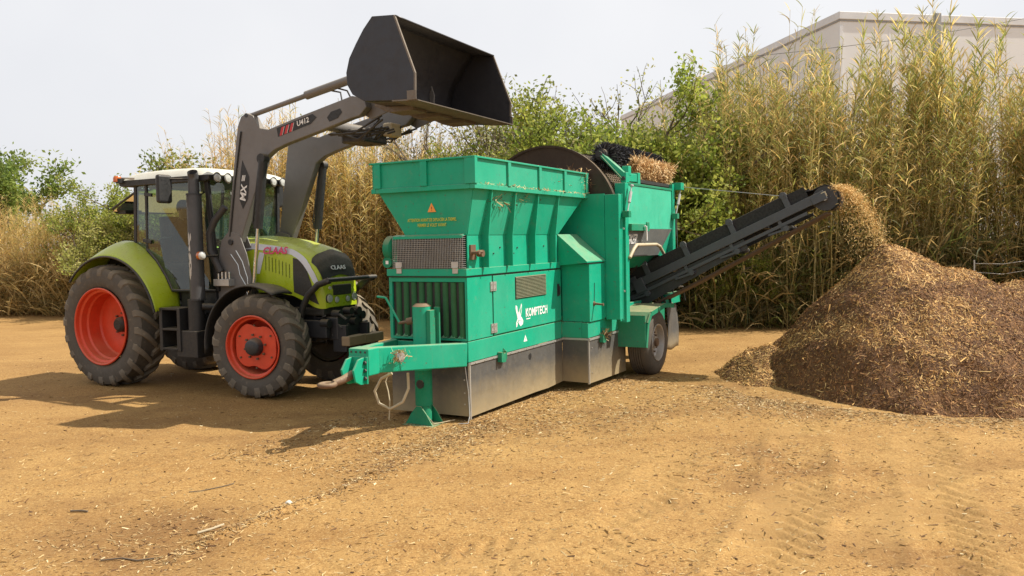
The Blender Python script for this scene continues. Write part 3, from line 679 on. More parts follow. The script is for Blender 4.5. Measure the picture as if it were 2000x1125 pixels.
    B().prism([(.005, 2.135), (-.435, 1.755), (-.435, 1.735), (.005, 1.70)], 'x', 2.40, 3.055).build('sloping_cap', GREEN, T, bevel=.004)
    B().box(2.43, 3.05, -.425, -.005, 1.718, 1.738).build('cabinet_gap', BLACK, T)
    hd = B().lathe([(.0, -.012), (.03, -.012), (.034, 0)], (2.66, -.419, 1.16), 'y', 14).tube([(2.66, -.42, 1.16), (2.665, -.53, 1.15), (2.665, -.56, 1.15)], [.018, .014, .02], 10); hd.build('turn_handle', RUST, cab, smooth=50)
    B().tube([(2.66, -.424, 1.18), (2.68, -.424, 1.45)], .004, 5).build('stay_rod', BLACK, cab)
    # drum housing front wall, outer upright casing
    B().box(3.062, 3.078, -.43, 1.5, .93, 2.705).build('drum_wall', GREEN, T)
    B().prism([(3.07, .90), (3.20, .90), (3.20, 2.69), (3.07, 2.69)], 'y', -.645, -.432).build('upright_casing', GREEN, T, bevel=.005)
    B().box(3.30, 3.44, -.66, -.50, .84, 2.86).box(3.21, 3.30, -.60, -.58, .86, 2.70).build('main_post', GREEN, T, bevel=.005)
    B().box(3.19, 3.21, -.652, -.64, .88, 2.70).build('casing_edge', GREEN, T, bevel=.002)
    b = B()
    for z in (1.3, 2.2): b.cyl((3.24, -.66, z), (3.24, -.57, z), .016, 8)
    b.build('bolts', GALV, T)['kind'] = 'stuff'
    # trommel drum
    DX0, DX1, DR, DZ = 3.14, 6.0, 1.15, 2.30
    B().lathe([(DR - .34, 0), (DR, 0), (DR, .10), (DR - .03, .10), (DR - .03, .02), (DR - .34, .02)], (DX0, CL, DZ), 'x', 120, closed=True).build('drum_ring', STEEL_BROWN, T, smooth=30)
    B().lathe([(DR - .02, -.02), (DR + .012, -.02), (DR + .012, .012), (DR - .02, .012)], (DX0, CL, DZ), 'x', 120, closed=True).build('drum_rim', STEEL_BROWN, T, smooth=30)
    b = B(); n_ = 150
    for i in range(n_):
        a0 = 2 * pi * i / n_; a1 = a0 + 2 * pi / n_ * .55
        rr = DR - .04
        b.add([(x, CL + rr * math.cos(a), DZ + rr * math.sin(a)) for x in (DX0 + .1, DX1) for a in (a0, a1)], [(0, 1, 3, 2)])
    for x in np.arange(DX0 + .15, DX1, .09):
        b.lathe([(DR - .05, 0), (DR - .035, 0), (DR - .035, .025), (DR - .05, .025)], (x, CL, DZ), 'x', 90, closed=True)
    b.build('drum_screen', STEEL_BROWN, T)
    for x in (4.5, 5.9): B().lathe([(DR - .03, 0), (DR, 0), (DR, .08), (DR - .03, .08)], (x, CL, DZ), 'x', 100, closed=True).build('drum_ring', STEEL_BROWN, T, smooth=30)
    # rear hood with the dark name panel
    HY = -.65
    hd_ = B().prism([(3.44, 2.20), (5.52, 2.20), (5.52, 2.86), (3.44, 2.845)], 'y', HY, HY + .014).build('rear_hood', GREEN_LIT, T)
    quadT = lambda p, name, mat: B().add(p, [(0, 1, 2, 3)]).build(name, mat, hd_, solid=.01, recalc=False)
    quadT([(3.44, HY + .004, 2.198), (5.50, HY + .004, 2.198), (5.05, HY + .10, 1.78), (3.44, HY + .10, 1.78)], 'name_panel', GREYPANEL)
    quadT([(5.50, HY + .006, 2.198), (5.505, HY + .02, 2.198), (5.52, HY + .12, 1.70), (5.06, HY + .10, 1.78)], 'hood_corner', GREEN)
    text('JOKER', .21, WHITE, hd_, (3.63, HY + .030, 2.04), (R(103), 0, 0), shear=.25, offset=.004, ext=.001, sx=.8)
    B().box(5.50, 5.64, HY - .02, HY + .08, 1.55, 2.95).build('rear_post', GREEN, T, bevel=.005)
    B().box(3.44, 5.52, HY - .012, HY + .06, 2.84, 2.875).build('hood_rail', GREEN_D, hd_, bevel=.003)
    B().box(3.42, 4.16, HY - .06, HY - .005, 2.17, 2.27).box(4.04, 4.16, HY - .075, HY - .058, 2.16, 2.30).build('hood_bracket', GREEN_D, hd_, bevel=.004)
    B().tube([(3.92, HY - .08, 2.24), (3.97, HY - .09, 2.23), (3.99, HY - .09, 2.02)], .013, 8).build('pull_handle', WHITE, hd_, smooth=50)
    B().tube([(3.40, HY - .03, 1.78), (3.52, HY - .05, 1.90), (3.64, HY - .05, 1.96), (4.55, HY - .05, 1.955), (4.75, HY - .04, 1.92), (5.0, HY - .02, 1.80)], .026, 10).build('guard_tube', CREAM, T, smooth=50)
    quadT([(3.45, HY + .11, 1.80), (5.0, HY + .11, 1.80), (4.95, HY + .3, 1.60), (3.45, HY + .3, 1.60)], 'chute_plate', GREEN_D)
    B().box(5.55, 5.57, -.55, 1.65, 1.55, 2.85).build('rear_wall', GREEN, T)
    B().box(3.08, 5.55, 1.68, 1.70, 1.0, 2.85).build('left_hood', GREEN, T)
    # turnbuckles
    for (a, b_) in (((3.42, -.72, 2.83), (3.22, -.72, 2.42)), ((5.75, -.74, 2.90), (5.52, -.72, 2.43))):
        a, b_ = Vector(a), Vector(b_); d_ = b_ - a
        t_ = B().tube([a, b_], .010, 8)
        t_.tube([a + d_ * .25, a + d_ * .62], .026, 8); t_.cyl(a, a + d_ * .05, .03, 8); t_.cyl(b_ - d_ * .05, b_, .03, 8)
        t_.build('turnbuckle', GALV, T, smooth=40)
        B().box(b_.x - .05, b_.x + .05, -.76, -.66, b_.z - .06, b_.z + .03).build('turnbuckle_lug', GREEN_D, T, bevel=.004)
    B().box(5.62, 5.80, -.78, -.62, 2.86, 2.98).build('top_lug', GREEN, T, bevel=.004)
    B().tube([(5.56, -.72, 2.40), (5.60, -.72, 1.7), (5.62, -.70, 1.3)], .006, 6).build('cable', WIRE, T)
    # cleaning brush on its swing arm
    br = empty('cleaning_brush', (0, 0, 0), 0, T)
    BY, BZ, BR = -.24, 3.30, .22
    B().tube([(3.42, BY, BZ), (6.1, BY, BZ)], .09, 16).build('brush_core', BLACK, br)
    r = np.random.default_rng(5); n = 15000
    a = r.uniform(0, 2 * pi, n); x = r.uniform(3.52, 5.95, n); L = r.uniform(.09, .135, n)
    rad = np.stack([np.zeros(n), np.cos(a), np.sin(a)], 1)
    dirs = rad + r.normal(0, .28, (n, 3)); dirs /= np.linalg.norm(dirs, axis=1)[:, None]
    P0 = np.stack([x, np.full(n, BY), np.full(n, BZ)], 1) + rad * .085; P1 = P0 + dirs * L[:, None]
    sd = np.cross(dirs, r.normal(size=(n, 3))); sd *= (.0042 / np.linalg.norm(sd, axis=1))[:, None]
    V = np.stack([P0 - sd, P0 + sd, P1 + sd, P1 - sd], 1).reshape(-1, 3)
    bc = np.repeat(np.where(r.random((n, 1)) < .22, .16, .028) * np.array([[1, 1, 1.08]]) * r.uniform(.6, 1.3, (n, 1)), 4, 0)
    o = npmesh('bristles', V, np.arange(4 * n).reshape(n, 4), BRISTLE, br, cols=bc); o['kind'] = 'stuff'
    B().cyl((3.40, BY, BZ), (3.46, BY, BZ), .075, 20).cyl((3.36, BY, BZ), (3.41, BY, BZ), .045, 16).build('bearing', BLACK_S, br, smooth=40)
    B().bar((3.44, BY + .03, BZ + .03), (3.46, -.60, 2.98), .07, .12, (1, 0, 0)).bar((3.47, -.60, 3.02), (3.47, -.60, 2.84), .08, .14).bar((3.47, -.58, 2.95), (3.95, -.60, 2.96), .10, .12).box(3.85, 3.96, -.66, -.55, 2.84, 3.04).box(3.5, 3.62, -.64, -.54, 2.98, 3.12).build('swing_arm', GREEN, br, bevel=.008)
    B().bar((3.40, BY - .02, BZ - .02), (3.41, -.58, 2.93), .018, .10, (1, 0, 0)).build('arm_plate', GREEN_D, br, bevel=.003)
    B().cyl((3.38, -.60, 2.93), (3.56, -.60, 2.93), .03, 12).build('pivot_pin', BLACK_S, br)
    B().box(3.5, 5.9, -.62, -.52, 2.90, 2.95).build('scraper_bar', BLACK_S, br)
    # wheels and mudguards
    wz = .435
    wheel_truck(T, 4.32, -.80, wz, 1); wheel_truck(T, 4.32, CL * 2 + .80, wz, -1)
    B().cyl((4.32, -.45, wz), (4.32, CL * 2 + .45, wz), .07, 12).build('axle', BLACK_S, T)
    for s_, ya, yb in ((1, -.84, -.36), (-1, CL * 2 + .36, CL * 2 + .84)):
        mgd = B()
        pr = [(3.62, .46), (3.70, .80), (3.84, .94), (4.5, 1.02), (4.95, .98)]
        for (x0, z0), (x1, z1) in zip(pr[:-1], pr[1:]):
            mgd.add([(x0, ya, z0), (x1, ya, z1), (x1, yb, z1), (x0, yb, z0)], [(0, 1, 2, 3)])
        mgd.build('mudguard', GREEN_D, T, solid=.012, recalc=False)
        ed = B()
        for (x0, z0), (x1, z1) in zip(pr[:-1], pr[1:]):
            yo = ya if s_ == 1 else yb
            ed.bar((x0, yo, z0 - .02), (x1, yo, z1 - .02), .02, .07)
        ed.build('mudguard_edge', GREEN_D, T)
    B().box(3.60, 3.615, -.83, -.36, .44, .92).build('mudguard_front', GREEN_D, T, bevel=.004)
    B().grid(lambda u, w: (4.99 + .75 * u + .05 * math.sin(w * 4) * u, -.70 - .03 * math.sin(u * 5 + w * 3) + .05 * u, .98 - .78 * w + .02 * math.sin(u * 9) * w), 10, 10).build('rear_rubber_flap', SKIRT, T, smooth=80, solid=.008)
    B().box(4.98, 5.78, -.70, -.62, .96, 1.14).build('flap_beam', GREEN, T, bevel=.004)
    B().tube([(4.80, -.70, 1.12), (4.88, -.74, .98), (5.0, -.76, .93), (5.12, -.74, .97), (5.2, -.7, 1.1)], .018, 8).build('hose', CABLE, T, smooth=60)
    B().tube([(5.3, -.72, 1.15), (5.31, -.74, 1.3), (5.33, -.74, 1.7)], .012, 8).build('support_rod', BLACK_S, T)
    B().tube([(5.45, -.75, 1.24), (5.75, -.76, 1.22), (5.82, -.76, 1.05), (5.84, -.77, .98)], .013, 8).cyl((5.4, -.75, 1.24), (5.5, -.75, 1.24), .04, 12).build('lamp_bracket', BLACK_S, T)
    # machine innards seen under the conveyor
    B().box(3.5, 5.5, .05, 1.05, .92, 1.55).build('inner_chute', BLACK_S, T, bevel=.01)
    B().prism([(3.45, .93), (5.3, .93), (5.3, 1.05), (3.45, 1.05)], 'y', -.36, -.30).build('inner_rail', GREEN, T, bevel=.004)

    # side discharge conveyor (runs along -y)
    cv = empty('discharge_conveyor', (0, 0, 0), 0, T)
    X0, X1 = 4.74, 5.34
    def cz(y): return 1.20 + (-y - .20) * (1.40 / 3.04)          # rail centre line
    ang = math.atan(1.40 / 3.04); ca, sa = math.cos(ang), math.sin(ang)
    def at(y, off, x): return (x, y + off * sa, cz(y) + off * ca)  # off measured square to the belt
    for x in (X0, X1):
        B().bar(at(.25, .06, x), at(-3.20, .06, x), .05, .13, (0, sa, ca)).build('side_rail', CONV, cv, bevel=.006)
        B().bar(at(-3.02, .035, x - .03 if x == X0 else x + .03), at(-3.21, .035, x - .03 if x == X0 else x + .03), .03, .10, (0, sa, ca)).build('take_up_bracket', CONV, cv, bevel=.003)
    B().bar(at(-3.165, .06, X0 - .031), at(-3.225, .06, X0 - .031), .012, .075, (0, sa, ca)).build('end_plate', CREAM, cv)
    # belt: troughed carrying run, head and tail pulleys, return run
    hy = -3.18; hr = .19
    prof = [at(.25, .13, 0)[1:], at(-2.75, .13, 0)[1:], at(hy + .1, .20, 0)[1:]]
    hc = at(hy, .01, 0)[1:]
    for k in range(0, 13):
        a = pi / 2 + ang * 0 - k * pi / 12
        d_ = (math.cos(a) * -1, math.sin(a)); yy = d_[0] * ca * 1.0; # outward along -y
        oy = -math.cos(a); oz = math.sin(a)
        prof.append((hc[0] + hr * (oy * -1 * -1 * ca + oz * sa), hc[1] + hr * (oz * ca - oy * sa)))
    B().add([(x, *at(y, o_, 0)[1:]) for y, o_ in ((-3.12, -.19), (-2.4, -.235), (-1.2, -.31), (.25, -.37)) for x in (X0 + .04, X1 - .04)], [(0, 1, 3, 2), (2, 3, 5, 4), (4, 5, 7, 6)]).build('return_belt', BELT_U, cv, solid=.03, recalc=False)
    b = B()
    xs = [X0 + .055, X0 + .18, X0 + .42, X1 - .055]; m_ = len(prof)
    vs = []
    for i, (y, z) in enumerate(prof):
        carry = i < 2
        for j_, x in enumerate(xs):
            up = .18 if carry and j_ in (0, 3) else 0
            vs.append((x, y + up * sa, z + up * ca))
    b.add(vs, [(i * 4 + j_, i * 4 + j_ + 1, (i + 1) * 4 + j_ + 1, (i + 1) * 4 + j_) for i in range(m_ - 1) for j_ in range(3)])
    b.build('belt', BELT, cv, solid=.014, smooth=50, recalc=False)
    B().cyl((X0 + .05, hc[0], hc[1]), (X1 - .05, hc[0], hc[1]), hr - .012, 32).build('head_pulley', BLACK_S, cv, smooth=40)
    B().cyl((X0 - .04, hc[0], hc[1]), (X0 + .06, hc[0], hc[1]), .035, 14).build('pulley_shaft', GALV, cv, smooth=40)
    for y in (-.55, -1.20, -1.92, -2.72):
        for x, s_ in ((X0, -1), (X1, 1)):
            p0, p1 = at(y, .12, x), at(y + .0, .31, x)
            B().bar(p0, p1, .085, .025, (1, 0, 0)).cyl((x - .02, p1[1], p1[2]), (x + .02, p1[1], p1[2]), .052, 18).cyl((x - .028, p1[1], p1[2]), (x + .028, p1[1], p1[2]), .02, 12).build('idler_bracket', CONV, cv, bevel=.003)
        a_, c_ = at(y, .13, X0 + .19), at(y, .13, X1 - .19)
        B().cyl(a_, c_, .045, 14).cyl(at(y, .24, X0 + .03), at(y, .15, X0 + .17), .04, 12).cyl(at(y, .24, X1 - .03), at(y, .15, X1 - .17), .04, 12).build('idler_roller', BLACK_S, cv, smooth=40)
    for y in (-.42, -1.15, -1.86, -2.58):
        p = at(y, -.15, X0)
        B().bar((X0 - .03, p[1] - .04, p[2]), (X0 - .03, p[1] + .26, p[2] - .10), .03, .03).build('roller_hanger', CONV, cv)
        B().cyl((X0 - .05, p[1], p[2]), (X1 + .03, p[1], p[2]), .042, 14).build('return_roller', CONV, cv, smooth=40)
        B().bar(at(y + .05, -.0, X0), at(y + .05, -.16, X0), .05, .012, (1, 0, 0)).build('roller_plate', CONV, cv)
    for y in (-.0, -.9, -1.6, -2.3, -3.0): B().bar(at(y, .02, X0 + .02), at(y, .02, X1 - .02), .04, .05, (0, sa, ca)).build('cross_member', CONV, cv)
    B().bar(at(.2, -.10, X0), at(-2.9, -.08, X0), .035, .05, (0, sa, ca)).build('lower_rail', CONV, cv, bevel=.004)
    B().bar(at(.2, -.10, X1), at(-2.9, -.08, X1), .035, .05, (0, sa, ca)).build('lower_rail', CONV, cv, bevel=.004)
    B().bar(at(.1, .13, X0 - .01), at(-.35, .13, X0 - .01), .03, .12, (0, sa, ca)).bar(at(-.28, .02, X0 - .03), at(-.44, .02, X0 - .03), .04, .22, (0, sa, ca)).build('tail_bracket', CONV, cv, bevel=.004)
    for x in (X0 + .03, X1 - .03): B().add([at(.25, .12, x), at(-3.0, .12, x), at(-3.0, .30, x), at(.25, .30, x)], [(0, 1, 2, 3)]).build('belt_skirt', BELT, cv, solid=.008, recalc=False)
    B().add([at(.25, -.02, X0 + .028), at(-2.0, -.02, X0 + .028), at(-2.0, -.17, X0 + .028), at(.25, -.34, X0 + .028)], [(0, 1, 2, 3)]).build('side_plate', BLACK_S, cv, solid=.008, recalc=False)
    B().tube([(5.71, -.70, 2.92), at(-2.70, .33, X1)], .006, 6).build('suspension_cable', GALV, cv)
    B().tube([at(-.55, .30, X0 - .03), at(-.2, .33, X0 - .03), (3.9, -.70, 2.02)], .004, 5).build('stay_wire', GALV, cv)
    return T
machine = screening_machine()

def tuft(name, label, centre_fn, n, Lm, seed, kind='stuff', cat='straw', tilt=.5, pal=None):
    """loose straw lying in or on the machine, in its own frame"""
    r = np.random.default_rng(seed); P, N = centre_fn(n, r)
    N = N / np.linalg.norm(N, axis=1)[:, None]
    L = Lm * np.exp(r.normal(0, .4, n)); W = np.clip(L * r.uniform(.04, .14, n), .003, .012)
    pal = STRAW if pal is None else np.array(pal)
    c = pal[r.integers(0, len(pal), n)] * r.uniform(.7, 1.2, (n, 1))
    V, q, cc = flakes(P, N, L, W, tilt, c, r)
    a, b = math.cos(TR_A), math.sin(TR_A)
    Wv = np.stack([TR_O[0] + V[:, 0] * a - V[:, 1] * b, TR_O[1] + V[:, 0] * b + V[:, 1] * a, V[:, 2]], 1)
    o = npmesh(name, Wv, q, CHIP, cols=cc); tag(o, label, cat, kind=kind); return o
GOLD = [[.66, .43, .19], [.72, .52, .26], [.52, .31, .13], [.42, .24, .10], [.78, .60, .34]]
def f_brush(n, r):
    x = r.uniform(4.1, 5.95, n); a = r.uniform(R(185), R(262), n); rr = r.uniform(.20, .36, n)
    nrm = np.stack([r.normal(0, .3, n), np.cos(a) * .4 + .9, np.sin(a) * .2 + r.normal(0, .3, n)], 1)
    return np.stack([x, -.25 + rr * np.cos(a), 3.31 + rr * np.sin(a) - .01], 1), nrm
tuft('brush_straw', 'matted golden straw hanging from the brush above the rear hood', f_brush, 5200, .13, 21, tilt=.25, pal=GOLD)
def f_hop(n, r):
    x = r.uniform(.3, 3.0, n); y = r.uniform(-.1, 1.18, n); z = 2.55 + .40 * np.clip((x - 1.2) / 1.5, 0, 1) + .09 * fbm(x * 3, y * 3, 4, 3) + r.uniform(-.05, .09, n)
    return np.stack([x, y, z], 1), np.stack([r.normal(0, .4, n), r.normal(0, .4, n), np.ones(n)], 1)
tuft('hopper_feed', 'shredded branches and straw filling the back of the feed hopper', f_hop, 9000, .12, 22, tilt=.5)
def f_edge(n, r):
    x = np.concatenate([np.clip(r.normal(3.0, .10, n // 2), 2.6, 3.2), r.uniform(.0, 3.05, n - n // 2)])
    z = np.concatenate([r.uniform(2.68, 3.08, n // 2), np.full(n - n // 2, 2.707) + np.abs(r.normal(0, .006, n - n // 2))])
    y = np.concatenate([r.normal(-.15, .04, n // 2), np.full(n - n // 2, -.172) + r.normal(0, .006, n - n // 2)])
    return np.stack([x, y, z], 1), np.stack([r.normal(0, .3, n), -np.ones(n) * .6, np.ones(n) * .8], 1)
tuft('rim_straw', 'wisps of straw snagged at the rear corner of the hopper rim', f_edge, 300, .05, 23, tilt=.5, pal=GOLD)
def f_latch(n, r):
    k = r.random(n) < .5
    c = np.where(k[:, None], np.array([[-.93, .28, .865]]), np.array([[2.98, -.45, .70]]))
    return c + r.normal(0, .035, (n, 3)) * np.array([1.6, .6, 1.0]), r.normal(size=(n, 3))
tuft('snagged_straw', 'tufts of straw snagged on the drawbar and apron latch', f_latch, 260, .06, 24, tilt=.8)

# ------------------------------------------------------------------ tractor (x forward, y left, rear axle at the origin)
def lug_tyre(parent, Rr, wd, rim_r, n_lugs, name='tyre', lug_h=.052):
    """agricultural tyre about the y axis, centred on the origin"""
    h = wd / 2
    pr = [(rim_r, -h * .80), (rim_r + .03, -h * .90), (rim_r + .10, -h * 1.0), (Rr - .16, -h * 1.0), (Rr - .09, -h * .95), (Rr - .05, -h * .86), (Rr - lug_h, -h * .55), (Rr - lug_h + .008, 0)]
    pr = pr + [(r_, -y_) for r_, y_ in pr[-2::-1]]
    o = B().lathe(pr, (0, 0, 0), 'y', 72).build(name, TYRE, parent, smooth=40)
    lb = B()
    for i in range(n_lugs):
        for s_ in (-1, 1):
            a0 = 2 * pi * (i + (.5 if s_ > 0 else 0)) / n_lugs
            st = [(-.06, Rr), (.25, Rr), (.55, Rr - .004), (.86, Rr - .03), (1.0, Rr - .075), (1.03, Rr - .15)]
            rows = []
            for k, (t, rr) in enumerate(st):
                a = a0 + (.27 * (max(t, 0) ** .8) if k < 5 else .27) / 1.0 * (1.0)
                hw = (.034 + .014 * t) / Rr
                rb = rr - lug_h - .025 if k < 4 else rr - .05
                y = s_ * h * t
                yb = y if k < 4 else s_ * h * (t - .10)
                rows.append([(rr * math.cos(a - hw), y, rr * math.sin(a - hw)), (rr * math.cos(a + hw), y, rr * math.sin(a + hw)),
                             (rb * math.cos(a + hw * 1.5), yb, rb * math.sin(a + hw * 1.5)), (rb * math.cos(a - hw * 1.5), yb, rb * math.sin(a - hw * 1.5))])
            vs = [p for row in rows for p in row]; m_ = len(rows)
            fs = [(k * 4 + j, k * 4 + (j + 1) % 4, (k + 1) * 4 + (j + 1) % 4, (k + 1) * 4 + j) for k in range(m_ - 1) for j in range(4)]
            fs += [(3, 2, 1, 0), tuple((m_ - 1) * 4 + j for j in range(4))]
            lb.add(vs, fs)
    l_ = lb.build('tread_lugs', TYRE_L, parent, smooth=35); l_['kind'] = 'stuff'
    return o

def rear_wheel(K, y, side):
    """side -1: right wheel, its outer face towards -y"""
    w = empty('rear_wheel', (0, y, .90), 0 if side < 0 else pi, K)
    lug_tyre(w, .925, .54, .57, 20)
    ri = B().lathe([(.585, -.262), (.582, -.275), (.57, -.28), (.555, -.268), (.548, -.22), (.515, -.205), (.508, -.12), (.485, -.10), (.48, .08), (.46, .105), (.30, .10), (.22, .13), (.15, .135), (.0, .135)], (0, 0, 0), 'y', 72).build('rim', RED, w, smooth=28)
    B().lathe([(.0, .02), (.075, .02), (.09, .03), (.115, .06), (.12, .135)], (0, 0, 0), 'y', 28).build('hub', GRILLE, w, smooth=30)
    b = B()
    for k in range(8):
        a = k * pi / 4; b.cyl((.17 * math.cos(a), .14, .17 * math.sin(a)), (.17 * math.cos(a), .10, .17 * math.sin(a)), .017, 6)
    b.build('wheel_nuts', RUST, w)['kind'] = 'stuff'
    B().cyl((.10, .10, .40), (.10, .085, .40), .03, 12).build('valve_cap', BLACK, w)
    return w
def front_wheel(K, x, y, side, steer):
    w = empty('front_wheel', (x, y, .695), steer + (0 if side < 0 else pi), K)
    lug_tyre(w, .715, .41, .42, 18, lug_h=.040)
    B().lathe([(.435, -.195), (.432, -.207), (.42, -.212), (.41, -.20), (.402, -.15), (.375, -.14), (.37, -.02), (.36, .10), (.3, .12), (.0, .12)], (0, 0, 0), 'y', 64).build('rim', RED, w, smooth=28)
    B().lathe([(.40, .17), (.36, .125), (.15, .125), (.12, .18), (.0, .18)], (0, 0, 0), 'y', 32).build('rim_back', BLACK_S, w, smooth=30)
    pts = []
    for k in range(48):
        a = 2 * pi * k / 48; rr = .345 - .062 * max(0, math.cos(2 * (a - R(82)))) ** 2.5 - .018 * max(0, math.cos(4 * a)); pts.append((rr * math.cos(a), rr * math.sin(a)))
    B().prism(pts, 'y', -.125, -.10).build('wheel_disc', RED, w, bevel=.006, smooth=35)
    B().lathe([(.0, -.235), (.085, -.235), (.105, -.222), (.118, -.19), (.125, -.126)], (0, 0, 0), 'y', 28).build('hub', BLACK_S, w, smooth=35)
    b = B()
    for k in range(8):
        a = k * pi / 4 + .2; b.cyl((.165 * math.cos(a), -.126, .165 * math.sin(a)), (.165 * math.cos(a), -.155, .165 * math.sin(a)), .016, 6)
    for k in range(6):
        a = k * pi / 3 + .55; b.cyl((.29 * math.cos(a), -.126, .29 * math.sin(a)), (.29 * math.cos(a), -.14, .29 * math.sin(a)), .014, 6)
    b.build('wheel_nuts', RUST, w)['kind'] = 'stuff'
    return w

HS = [  # bonnet sections: x, half width, top z, bottom z, crown
    (2.02, .42, 2.17, 1.40, .035), (2.5, .435, 2.165, 1.40, .04), (2.9, .44, 2.12, 1.40, .045), (3.2, .44, 2.065, 1.36, .05), (3.42, .435, 2.005, 1.28, .05),
    (3.53, .425, 1.945, 1.22, .05), (3.60, .41, 1.86, 1.19, .045), (3.655, .39, 1.74, 1.18, .04), (3.69, .37, 1.60, 1.18, .03), (3.705, .345, 1.46, 1.18, .02)]
def hood_pt(x, s, off=0.0):
    """s: 0 right bottom edge .. 0.5 crown .. 1 left bottom edge"""
    i = 0
    while i < len(HS) - 2 and x > HS[i + 1][0]: i += 1
    t = (x - HS[i][0]) / (HS[i + 1][0] - HS[i][0])
    w, zt, zb, cr = [HS[i][k] * (1 - t) + HS[i + 1][k] * t for k in (1, 2, 3, 4)]
    m = s if s <= .5 else 1 - s
    sh = min(.16, (zt - zb) * .35)
    keys = [(0, -w * .97, zb), (.12, -w * 1.0, zb + (zt - zb) * .35), (.26, -w * .985, zt - sh), (.33, -w * .93, zt - sh * .45), (.40, -w * .72, zt - sh * .12), (.5, 0, zt + cr)]
    for (s0, y0, z0), (s1, y1, z1) in zip(keys[:-1], keys[1:]):
        if m <= s1 + 1e-9:
            k = (m - s0) / (s1 - s0); y, z = y0 + (y1 - y0) * k, z0 + (z1 - z0) * k; break
    if s > .5: y = -y
    if off:
        a = Vector((0, -1, .15)) if m < .27 else Vector((.15, -.45, .9))
        if x > 3.56: a += Vector((1.4, 0, 0))
        a.normalize()
        if s > .5: a.y = -a.y
        return (x + a.x * off, y + a.y * off, z + a.z * off)
    return (x, y, z)
def hood_patch(fn, nu, nv, name, mat, parent, off=.006):
    return B().grid(lambda u, v: hood_pt(*fn(u, v), off), nu, nv).build(name, mat, parent, smooth=50, recalc=False)

